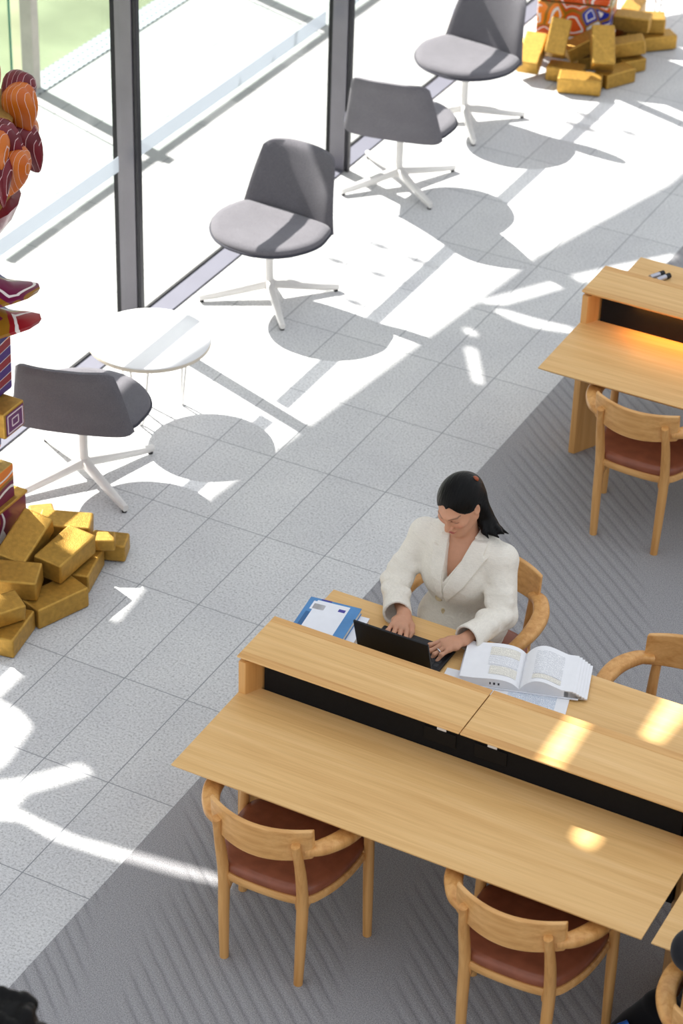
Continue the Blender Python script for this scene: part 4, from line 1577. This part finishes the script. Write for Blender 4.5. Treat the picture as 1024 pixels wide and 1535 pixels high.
# head: skull, jaw, face
B.ell(hl(0, -0.05, 0.07), (0.245, 0.3, 0.275), HR, 0.05)
B.ell(hl(0, 0.075, -0.06), (0.205, 0.215, 0.25), HR, 0.08)
B.ell(hl(0, 0.14, -0.225), (0.13, 0.13, 0.15), HR, 0.08)
B.ell(hl(0, 0.2, -0.345), (0.066, 0.062, 0.055), HR, 0.07)
for s_ in (-1, 1):
    B.cap(hl(s_ * 0.185, 0.0, -0.16), hl(s_ * 0.055, 0.18, -0.34), 0.06, 0.045, 0.1)       # jaw line
    B.ell(hl(s_ * 0.125, 0.19, -0.075), (0.075, 0.07, 0.06), HR, 0.07)                 # cheek
    B.ell(hl(s_ * 0.095, 0.3, 0.015), (0.07, 0.055, 0.045), HR, 0.05, sub=True)        # socket
    B.ell(hl(s_ * 0.093, 0.226, 0.012), (0.056, 0.05, 0.045), HR, 0.012)               # lidded eye
    B.cap(hl(s_ * 0.04, 0.28, 0.075), hl(s_ * 0.135, 0.238, 0.078), 0.026, 0.012, 0.05)  # brow ridge
    # ear
    B.ell(hl(s_ * 0.243, -0.03, -0.03), (0.03, 0.062, 0.1), HR, 0.02)
    B.ell(hl(s_ * 0.272, -0.015, -0.02), (0.02, 0.032, 0.06), HR, 0.015, sub=True)
B.cap(hl(0, 0.27, 0.05), hl(0, 0.345, -0.11), 0.024, 0.034, 0.04)                     # nose
for s_ in (-1, 1):
    B.ell(hl(s_ * 0.035, 0.305, -0.118), (0.028, 0.035, 0.024), HR, 0.02)
B.ell(hl(0, 0.282, -0.205), (0.07, 0.032, 0.02), HR, 0.02)                             # lips
B.ell(hl(0, 0.277, -0.242), (0.055, 0.032, 0.022), HR, 0.015)
# hands
tipsR = hand(B, WRR, (0.2, -0.95, -0.14), (0.1, -0.1, 1), -1, [(6, 26, 18), (10, 30, 20), (8, 30, 20), (4, 28, 18)])
tipsL = hand(B, WRL, (-0.62, -0.74, -0.14), (-0.1, -0.1, 1), 1, [(8, 28, 18), (14, 32, 20), (16, 32, 20), (10, 30, 18)])


def tone(V):
    base = np.array(srgb(202, 150, 120)[:3])
    c = np.tile(base, (len(V), 1))
    R = np.array(HR)
    L = (V - np.array(HC)) @ R

    def blend(w, rgb):
        nonlocal c
        w = np.clip(w, 0, 1)[:, None]
        c = c * (1 - w) + np.array(srgb(*rgb)[:3]) * w
    head = (np.abs(L[:, 0]) < 0.33) & (np.abs(L[:, 2]) < 0.45) & (np.abs(L[:, 1]) < 0.45)

    def ellw(cx, cy, cz, rx, ry, rz, soft=0.4):
        q = np.sqrt(((np.abs(L[:, 0]) - cx) / rx) ** 2 + ((L[:, 1] - cy) / ry) ** 2 + ((L[:, 2] - cz) / rz) ** 2)
        return np.where(head, (1 - q) / soft, 0)
    blend(ellw(0.13, 0.24, -0.09, 0.1, 0.12, 0.07, 1.0) * 0.5, (206, 118, 100))
    blend(ellw(0.0, 0.29, -0.222, 0.078, 0.08, 0.036, 0.35) * 0.85, (170, 72, 74))
    blend(ellw(0.0, 0.3, -0.224, 0.07, 0.07, 0.006, 0.5) * 0.7, (96, 40, 42))
    blend(ellw(0.093, 0.27, -0.004, 0.064, 0.08, 0.015, 0.3), (24, 17, 15))      # lowered lashes
    blend(ellw(0.1, 0.27, 0.03, 0.075, 0.08, 0.03, 0.8) * 0.35, (150, 96, 78))
    bz = 0.078 + 0.15 * (np.abs(L[:, 0]) - 0.04) - 1.6 * (np.abs(L[:, 0]) - 0.1) ** 2
    wb = np.where(head & (L[:, 1] > 0.15) & (np.abs(L[:, 0]) > 0.035) & (np.abs(L[:, 0]) < 0.165), 1.0 - np.abs(L[:, 2] - bz) / (0.016 - 0.05 * np.abs(np.abs(L[:, 0]) - 0.09)), 0)
    blend(wb * 0.85, (58, 40, 32))
    # nails
    for tp_ in (tipsR, tipsL):
        for q in tp_:
            t = np.array(q[-1])
            d = np.sqrt(((V - t - np.array([0, 0, 0.015])) ** 2).sum(1))
            blend((1 - d / 0.03) * 2 * 0.6, (226, 180, 168))
    return c


woman = B.build('person', M['skin'], WO, tone=tone)
tag(woman, 'woman with long black hair in a cream blazer typing on a black laptop', 'person')

# hair: cap over the skull, drawn back from the face, falling behind her left shoulder
Hs = SDF((1.9, 0.4, 3.1), (3.3, 1.75, 4.4), 0.0105)
Hs.ell(hl(0, -0.06, 0.085), (0.272, 0.325, 0.295), HR, 0.02)
Hs.ell(hl(0, -0.2, -0.02), (0.235, 0.2, 0.27), HR, 0.1)
g = Hs.grid()
Rn = np.array(HR)
lx = (g[0] - HC.x) * Rn[0][0] + (g[1] - HC.y) * Rn[1][0] + (g[2] - HC.z) * Rn[2][0]
ly = (g[0] - HC.x) * Rn[0][1] + (g[1] - HC.y) * Rn[1][1] + (g[2] - HC.z) * Rn[2][1]
lz = (g[0] - HC.x) * Rn[0][2] + (g[1] - HC.y) * Rn[1][2] + (g[2] - HC.z) * Rn[2][2]
# cut away the face in front of the hairline
ax_ = np.abs(lx)
line = 0.232 - 0.9 * np.maximum(ax_ - 0.04, 0) ** 1.35 * 1.9 - 0.03 * np.exp(-(ax_ / 0.03) ** 2)
face = np.maximum(lz - line, -(ly - 0.02) * 0.9 + 0.0 * lz)
face = np.maximum(face, -(ly + 0.02))
Hs.d = np.maximum(Hs.d, -face).astype(np.float32)
ear = np.sqrt(((ax_ - 0.25) / 0.06) ** 2 + ((ly + 0.03) / 0.075) ** 2 + ((lz + 0.04) / 0.1) ** 2) - 1
Hs.d = np.maximum(Hs.d, -(ear * 0.06)).astype(np.float32)
for a, b, ra, rb in ((hl(0.02, -0.27, 0.0), (2.63, 1.3, 3.55), 0.17, 0.13), (hl(-0.12, -0.2, -0.1), (2.72, 1.24, 3.5), 0.11, 0.1)):
    Hs.cap(a, b, ra, rb, 0.1)
Hs.chain([(2.63, 1.3, 3.55), (2.77, 1.26, 3.47), (2.9, 1.2, 3.45), (3.02, 1.14, 3.47)], [0.13, 0.09, 0.05, 0.01], 0.04)
Hs.chain([(2.72, 1.2, 3.54), (2.84, 1.13, 3.45), (2.97, 1.1, 3.42)], [0.08, 0.045, 0.01], 0.03)
Hs.chain([(2.7, 1.16, 3.56), (2.78, 1.06, 3.47), (2.86, 1.03, 3.41)], [0.06, 0.035, 0.008], 0.03)
Hs.chain([(2.75, 1.3, 3.5), (2.9, 1.28, 3.42), (3.04, 1.24, 3.42)], [0.06, 0.035, 0.008], 0.03)
Hs.chain([(2.6, 1.38, 3.5), (2.55, 1.42, 3.2)], [0.13, 0.07], 0.05)
hair = Hs.build('hair', M['hair'], WO, woman)
MB().ellipsoid(hl(-0.13, -0.3, 0.22), (0.05, 0.035, 0.04), HR).build('hair_clip', M['clip'], woman, WO, smooth=True)

# blazer
Z = SDF((1.3, -0.35, 1.55), (3.65, 1.85, 3.5), 0.0105)
Z.ell((2.47, 1.13, 2.82), (0.56, 0.4, 0.56), k=0.1)
Z.ell((2.48, 0.98, 2.72), (0.44, 0.34, 0.36), k=0.15)
Z.cap((2.5, 1.22, 2.35), (2.5, 1.27, 2.05), 0.47, 0.52, 0.2, flat=((0, 1, 0), 0.8))
Z.ell((2.5, 1.22, 1.9), (0.62, 0.52, 0.34), k=0.15)
Z.cap((1.93, 1.13, 3.13), (3.03, 1.13, 3.1), 0.2, 0.2, 0.18)
Z.cap((2.3, 1.2, 3.2), (2.64, 1.2, 3.19), 0.2, 0.2, 0.15)
# sleeves with folds at the elbow and wide cuffs
def sleeve(sh, el, wr, sgn):
    sh, el, wr = Vector(sh), Vector(el), Vector(wr)
    Z.cap(sh, el, 0.205, 0.17, 0.08)
    fe = el.lerp(wr, 0.86)
    Z.cap(el, fe, 0.175, 0.165, 0.06)
    d = (wr - el).normalized()
    for i, (t, k_) in enumerate(((0.1, 1.0), (0.28, 0.9), (0.46, 0.8))):
        c = el.lerp(wr, t)
        side = d.cross(Vector((0, 0, 1))).normalized()
        tilt = (d * (0.3 if i % 2 else -0.25) + side).normalized()
        Z.cap(c - tilt * 0.13 + Vector((0, 0, 0.09)), c + tilt * 0.13 + Vector((0, 0, 0.09)), 0.075 * k_, 0.07 * k_, 0.07)
    for t in (0.55, 0.72):
        c = sh.lerp(el, t)
        Z.cap(c + Vector((-0.13 * sgn, -0.12, 0.0)), c + Vector((0.12 * sgn, -0.1, 0.06)), 0.07, 0.06, 0.07)
    # cuff: open end
    Z.cap(fe - d * 0.12, fe + d * 0.06, 0.165, 0.185, 0.03)
    Z.cap(fe + d * 0.0, fe + d * 0.5, 0.15, 0.155, 0.0, sub=True)
    # trim the round end flat
    g_ = Z.grid()
    cut = (g_[0] - fe.x) * d.x + (g_[1] - fe.y) * d.y + (g_[2] - fe.z) * d.z - 0.1
    near = np.sqrt((g_[0] - fe.x) ** 2 + (g_[1] - fe.y) ** 2 + (g_[2] - fe.z) ** 2) - 0.45
    Z.d = np.maximum(Z.d, -np.maximum(-cut, near)).astype(np.float32)


sleeve((3.02, 1.13, 3.04), (3.25, 0.78, 2.5), WRL + Vector((0.02, 0.03, 0)), 1)
sleeve((1.93, 1.13, 3.06), (1.70, 0.78, 2.48), WRR + Vector((-0.09, -0.02, -0.02)), -1)
gx, gy, gz = Z.grid()
# deep V neckline
V_ = poly2d(gx + 0 * gy, gz + 0 * gy, [(2.43, 2.8), (2.4, 3.1), (2.34, 3.6), (2.78, 3.6), (2.62, 3.14)])
V_ = np.maximum(V_, gy - 1.02)
Z.d = np.maximum(Z.d, -V_).astype(np.float32)
nk = np.sqrt((gx - 2.47) ** 2 + ((gy - 1.1) / 1.0) ** 2) - 0.215
nk = np.maximum(nk, 3.16 - gz)
Z.d = np.maximum(Z.d, -nk).astype(np.float32)
# front edge of the overlapping flap, slanting to the hem: a shallow step
core = Z.d.copy()
flap = poly2d(gx + 0 * gy, gz + 0 * gy, [(2.33, 2.66), (2.72, 2.45), (2.72, 1.6), (1.9, 1.6), (1.95, 2.66)])
flap = np.maximum(flap, gy - 1.0)
torso_only = np.maximum(np.abs(gx - 2.45) - 0.5, 0)
Z.d = np.minimum(Z.d, np.maximum(np.maximum(core - 0.022, flap), torso_only)).astype(np.float32)
Z.d[:, :, :3] = 0.05
blz = Z.build('blazer', M['linen'], WO, woman, relax=1)
# lapels: raised leaves on both sides of the V
lapL = [(2.45, 2.72), (2.6, 3.08), (2.68, 3.36), (2.86, 3.34), (2.86, 3.2), (2.92, 3.2), (2.72, 2.82), (2.48, 2.5)]
lapR = [(2.46, 2.6), (2.42, 2.8), (2.4, 3.1), (2.36, 3.36), (2.24, 3.34), (2.26, 3.2), (2.18, 3.22), (2.2, 2.95), (2.4, 2.55)]
for pts in (lapL, lapR):
    S2 = SDF((1.9, 0.4, 2.5), (3.0, 1.25, 3.42), 0.0105)
    i0 = [int(round((S2.lo[i] - Z.lo[i]) / Z.h)) for i in range(3)]
    S2.lo = np.array([Z.lo[i] + i0[i] * Z.h for i in range(3)])
    S2.ax = [np.arange(k, dtype=np.float32) * S2.h + a for k, a in zip(S2.n, S2.lo)]
    n0 = [min(S2.n[i], core.shape[i] - i0[i]) for i in range(3)]
    cr = np.full(S2.n, 0.5, np.float32)
    cr[:n0[0], :n0[1], :n0[2]] = core[i0[0]:i0[0] + n0[0], i0[1]:i0[1] + n0[1], i0[2]:i0[2] + n0[2]]
    a, b, c = S2.grid()
    pd = poly2d(a + 0 * b, c + 0 * b, pts)
    sh_ = np.maximum(cr - 0.032, -(cr + 0.02))
    S2.d = np.maximum(np.maximum(sh_, pd), b - 1.12).astype(np.float32)
    S2.build('lapel', M['linen'], WO, blz, relax=1)


def front(x, z):
    """front surface of the blazer at x, z"""
    i = int(round((x - Z.lo[0]) / Z.h))
    k = int(round((z - Z.lo[2]) / Z.h))
    col = Z.d[i, :, k]
    j = int(np.argmax(col < 0))
    return Z.lo[1] + j * Z.h


for x, z in ((2.36, 2.5), (2.4, 2.22)):
    y = front(x, z)
    MB().lathe([(0.05, -0.012), (0.055, 0.0), (0.045, 0.012), (0.015, 0.008)], (0, 0, 0), 16, R3(90, 0, 0)).build('button', M['button'], blz, loc=(x - WO[0], y - WO[1] - 0.006, z - WO[2]), smooth=True)

# trousers and shoes
Tq = SDF((1.7, -0.3, 0.12), (3.3, 1.85, 2.15), 0.016)
Tq.ell((2.5, 1.28, 1.82), (0.56, 0.44, 0.36), k=0.1)
for s_ in (-1, 1):
    Tq.cap((2.5 + s_ * 0.25, 1.2, 1.74), (2.5 + s_ * 0.27, 0.05, 1.7), 0.3, 0.24, 0.1)
    Tq.cap((2.5 + s_ * 0.27, 0.05, 1.66), (2.5 + s_ * 0.25, 0.1, 0.25), 0.23, 0.19, 0.05)
Tq.build('trousers', M['linen'], WO, woman)
for s_ in (-1, 1):
    S3 = SDF((2.3 + s_ * 0.25, -0.65, -0.03), (2.7 + s_ * 0.25, 0.4, 0.4), 0.016)
    S3.cap((2.5 + s_ * 0.24, 0.15, 0.14), (2.5 + s_ * 0.26, -0.42, 0.1), 0.135, 0.115, 0.05)
    S3.d[:, :, :3] = 0.05
    S3.build('shoe', M['shoe'], WO, woman)
# ring on her left hand
q = tipsL[2]
c = q[0].lerp(q[1], 0.55)
dv = (q[1] - q[0]).normalized()
Tm = dv.to_track_quat('Z', 'Y').to_matrix()
MB().tube([c + Tm @ Vector((0.04 * math.cos(a * PI / 8), 0.04 * math.sin(a * PI / 8), 0)) for a in range(17)], 0.01, 8).build('ring', M['ring'], woman, WO, smooth=True)

# ------------------------------------------------------------------ two people cut by the frame


def simple_tone(rgb):
    return lambda V: np.tile(np.array(srgb(*rgb)[:3]), (len(V), 1))


# seated person in navy at the lower right
PO = (8.35, -3.7, 0)
P_ = SDF((7.3, -4.6, -0.02), (9.3, -2.3, 4.35), 0.02)
P_.ell((8.35, -3.5, 4.0), (0.26, 0.32, 0.36), k=0.05)
P_.cap((8.35, -3.62, 3.2), (8.35, -3.54, 3.75), 0.18, 0.17, 0.08)
P_.cap((8.35, -3.75, 1.95), (8.35, -3.68, 3.0), 0.42, 0.46, 0.2, flat=((0, 1, 0), 0.7))
for s_ in (-1, 1):
    P_.cap((8.35, -3.65, 3.12), (8.35 + s_ * 0.5, -3.62, 3.08), 0.17, 0.16, 0.15)
    P_.cap((8.35 + s_ * 0.25, -3.6, 1.75), (8.35 + s_ * 0.27, -2.55, 1.75), 0.25, 0.19, 0.1)
    P_.cap((8.35 + s_ * 0.27, -2.55, 1.7), (8.35 + s_ * 0.25, -2.65, 0.12), 0.17, 0.1, 0.05)
    P_.cap((8.35 + s_ * 0.5, -3.62, 3.05), (8.35 + s_ * 0.82, -3.42, 2.66), 0.14, 0.12, 0.06)
    P_.cap((8.35 + s_ * 0.82, -3.42, 2.66), (8.35 + s_ * 0.35, -2.9, 2.5), 0.12, 0.08, 0.06)
    hand(P_, (8.35 + s_ * 0.33, -2.86, 2.5), (-s_ * 0.3, 1, -0.05), (0, 0, 1), -s_, [(18, 20, 14)] * 4)
per2 = P_.build('person', M['skin'], PO, tone=simple_tone((196, 148, 122)))
tag(per2, 'person in dark navy seated in the bottom right corner, only an elbow in view', 'person')
J = SDF((7.2, -4.7, 1.5), (9.5, -2.5, 3.6), 0.02)
J.cap((8.35, -3.75, 1.85), (8.35, -3.68, 3.0), 0.52, 0.54, 0.2, flat=((0, 1, 0), 0.75))
for s_ in (-1, 1):
    J.cap((8.35, -3.65, 3.12), (8.35 + s_ * 0.52, -3.62, 3.06), 0.22, 0.22, 0.15)
    J.cap((8.35 + s_ * 0.52, -3.62, 3.02), (8.35 + s_ * 0.84, -3.42, 2.7), 0.23, 0.24, 0.08)
    J.cap((8.35 + s_ * 0.84, -3.42, 2.7), (8.35 + s_ * 0.42, -3.0, 2.54), 0.22, 0.15, 0.06)
J.build('jacket', M['navy_cloth'], PO, per2)
J = SDF((7.6, -4.3, 0.1), (9.1, -2.2, 2.2), 0.02)
J.ell((8.35, -3.65, 1.85), (0.55, 0.45, 0.34), k=0.1)
for s_ in (-1, 1):
    J.cap((8.35 + s_ * 0.25, -3.6, 1.76), (8.35 + s_ * 0.27, -2.55, 1.76), 0.29, 0.23, 0.1)
    J.cap((8.35 + s_ * 0.27, -2.55, 1.7), (8.35 + s_ * 0.25, -2.65, 0.2), 0.22, 0.17, 0.05)
J.build('trousers', M['black_cloth'], PO, per2)
J = SDF((7.9, -4.1, 3.5), (8.8, -3.0, 4.6), 0.02)
J.ell((8.35, -3.56, 4.06), (0.3, 0.35, 0.36), k=0.1)
J.ell((8.35, -3.2, 3.88), (0.26, 0.2, 0.3), k=0.05, sub=True)
J.build('hair', M['hair'], PO, per2)
per2.location.y -= 0.52 * U
per2.location.x += 0.12 * U

# standing person, only the top of curly black hair shows
hp = at(4, 1536, 5.15)
QO = (hp.x, hp.y, 0)
Q_ = SDF((hp.x - 0.9, hp.y - 0.7, -0.02), (hp.x + 0.9, hp.y + 0.8, 5.45), 0.022)
Q_.ell((hp.x, hp.y, 4.95), (0.25, 0.31, 0.36), k=0.05)
Q_.ell((hp.x, hp.y + 0.2, 4.75), (0.13, 0.13, 0.14), k=0.06)
Q_.cap((hp.x, hp.y + 0.31, 4.93), (hp.x, hp.y + 0.35, 4.86), 0.025, 0.035, 0.04)
Q_.cap((hp.x, hp.y - 0.06, 4.4), (hp.x, hp.y, 4.8), 0.18, 0.17, 0.08)
Q_.cap((hp.x, hp.y - 0.05, 3.0), (hp.x, hp.y - 0.05, 4.1), 0.4, 0.46, 0.2, flat=((0, 1, 0), 0.65))
for s_ in (-1, 1):
    Q_.cap((hp.x, hp.y - 0.05, 4.3), (hp.x + s_ * 0.5, hp.y - 0.05, 4.24), 0.16, 0.16, 0.15)
    Q_.cap((hp.x + s_ * 0.55, hp.y - 0.05, 4.2), (hp.x + s_ * 0.62, hp.y - 0.05, 3.25), 0.14, 0.11, 0.06)
    Q_.cap((hp.x + s_ * 0.62, hp.y - 0.05, 3.25), (hp.x + s_ * 0.6, hp.y + 0.1, 2.55), 0.11, 0.08, 0.06)
    hand(Q_, (hp.x + s_ * 0.6, hp.y + 0.12, 2.5), (0, 0.12, -1), (s_, 0, 0), 1, [(12, 18, 12)] * 4)
    Q_.cap((hp.x + s_ * 0.22, hp.y - 0.05, 2.8), (hp.x + s_ * 0.24, hp.y, 1.5), 0.26, 0.18, 0.1)
    Q_.cap((hp.x + s_ * 0.24, hp.y, 1.5), (hp.x + s_ * 0.25, hp.y - 0.05, 0.2), 0.17, 0.1, 0.05)
    Q_.cap((hp.x + s_ * 0.25, hp.y - 0.1, 0.12), (hp.x + s_ * 0.27, hp.y + 0.4, 0.09), 0.11, 0.09, 0.05)
per3 = Q_.build('person', M['skin'], QO, tone=simple_tone((176, 124, 98)))
tag(per3, 'person with curly black hair, only the top of the head at the bottom left corner', 'person')
J = SDF((hp.x - 1.0, hp.y - 0.7, 2.3), (hp.x + 1.0, hp.y + 0.7, 4.7), 0.022)
J.cap((hp.x, hp.y - 0.05, 2.75), (hp.x, hp.y - 0.05, 4.1), 0.5, 0.52, 0.2, flat=((0, 1, 0), 0.7))
for s_ in (-1, 1):
    J.cap((hp.x, hp.y - 0.05, 4.28), (hp.x + s_ * 0.52, hp.y - 0.05, 4.2), 0.2, 0.2, 0.15)
    J.cap((hp.x + s_ * 0.56, hp.y - 0.05, 4.15), (hp.x + s_ * 0.63, hp.y - 0.05, 3.25), 0.19, 0.16, 0.06)
    J.cap((hp.x + s_ * 0.63, hp.y - 0.05, 3.25), (hp.x + s_ * 0.61, hp.y + 0.06, 2.75), 0.16, 0.13, 0.06)
J.build('jumper', M['black_cloth'], QO, per3)
J = SDF((hp.x - 0.7, hp.y - 0.6, 0.14), (hp.x + 0.7, hp.y + 0.6, 3.1), 0.022)
for s_ in (-1, 1):
    J.cap((hp.x + s_ * 0.22, hp.y - 0.05, 2.8), (hp.x + s_ * 0.24, hp.y, 1.5), 0.31, 0.23, 0.1)
    J.cap((hp.x + s_ * 0.24, hp.y, 1.5), (hp.x + s_ * 0.25, hp.y - 0.05, 0.28), 0.22, 0.17, 0.05)
J.build('trousers', M['navy_cloth'], QO, per3)
J = SDF((hp.x - 0.7, hp.y - 0.8, 4.2), (hp.x + 0.7, hp.y + 0.7, 5.7), 0.02)
J.ell((hp.x, hp.y - 0.06, 5.0), (0.36, 0.4, 0.4), k=0.1)
J.ell((hp.x, hp.y + 0.32, 4.78), (0.2, 0.26, 0.3), k=0.05, sub=True)
r2 = random.Random(3)
for i in range(150):
    a, t = r2.uniform(0, 2 * PI), r2.uniform(-0.5, 1)
    c_ = math.sqrt(1 - t * t)
    n_ = Vector((math.cos(a) * c_ * 0.37, math.sin(a) * c_ * 0.41 - 0.06, t * 0.41))
    if n_.y > 0.2 and n_.z < 0.15:
        continue
    J.ell(Vector((hp.x, hp.y, 5.0)) + n_, [r2.uniform(0.04, 0.085)] * 3, k=0.03)
J.build('hair', M['hair'], QO, per3)

# ------------------------------------------------------------------ light
sd = bpy.data.lights.new('sun', 'SUN')
sd.energy = 15.5
sd.angle = 0.53 * D2R
sd.color = (1.0, 0.965, 0.91)
so = bpy.data.objects.new('sun', sd)
COL.objects.link(so)
so.rotation_euler = SUN.to_track_quat('-Z', 'Y').to_euler()
so.location = Vector((-14, 10, 20)) * U

w = bpy.data.worlds.new('sky')
SC.world = w
w.use_nodes = True
nt = w.node_tree
bg = nt.nodes['Background']
tc = nt.nodes.new('ShaderNodeTexCoord')
sx = nt.nodes.new('ShaderNodeSeparateXYZ')
nt.links.new(tc.outputs['Generated'], sx.inputs[0])
rp = nt.nodes.new('ShaderNodeValToRGB')
e = rp.color_ramp.elements
e[0].position, e[0].color = 0.0, (0.42, 0.42, 0.42, 1)
e[1].position, e[1].color = 1.0, (1.07, 1.13, 1.22, 1)
m = e.new(0.5)
m.color = (0.74, 0.75, 0.77, 1)
mr = nt.nodes.new('ShaderNodeMapRange')
mr.inputs['From Min'].default_value = -1
nt.links.new(sx.outputs['Z'], mr.inputs['Value'])
nt.links.new(mr.outputs[0], rp.inputs['Fac'])
nt.links.new(rp.outputs['Color'], bg.inputs['Color'])
bg.inputs['Strength'].default_value = 1.0

SC.view_settings.view_transform = 'Standard'
SC.view_settings.look = 'None'
SC.view_settings.exposure = 0.0
SC.view_settings.gamma = 1.0
SC.view_settings.use_curve_mapping = False
SC.cycles.max_bounces = 6
SC.cycles.diffuse_bounces = 3
SC.cycles.glossy_bounces = 3
SC.cycles.transparent_max_bounces = 12
SC.cycles.caustics_reflective = False
SC.cycles.caustics_refractive = False
SC.cycles.sample_clamp_indirect = 4.0
SC.cycles.use_denoising = True
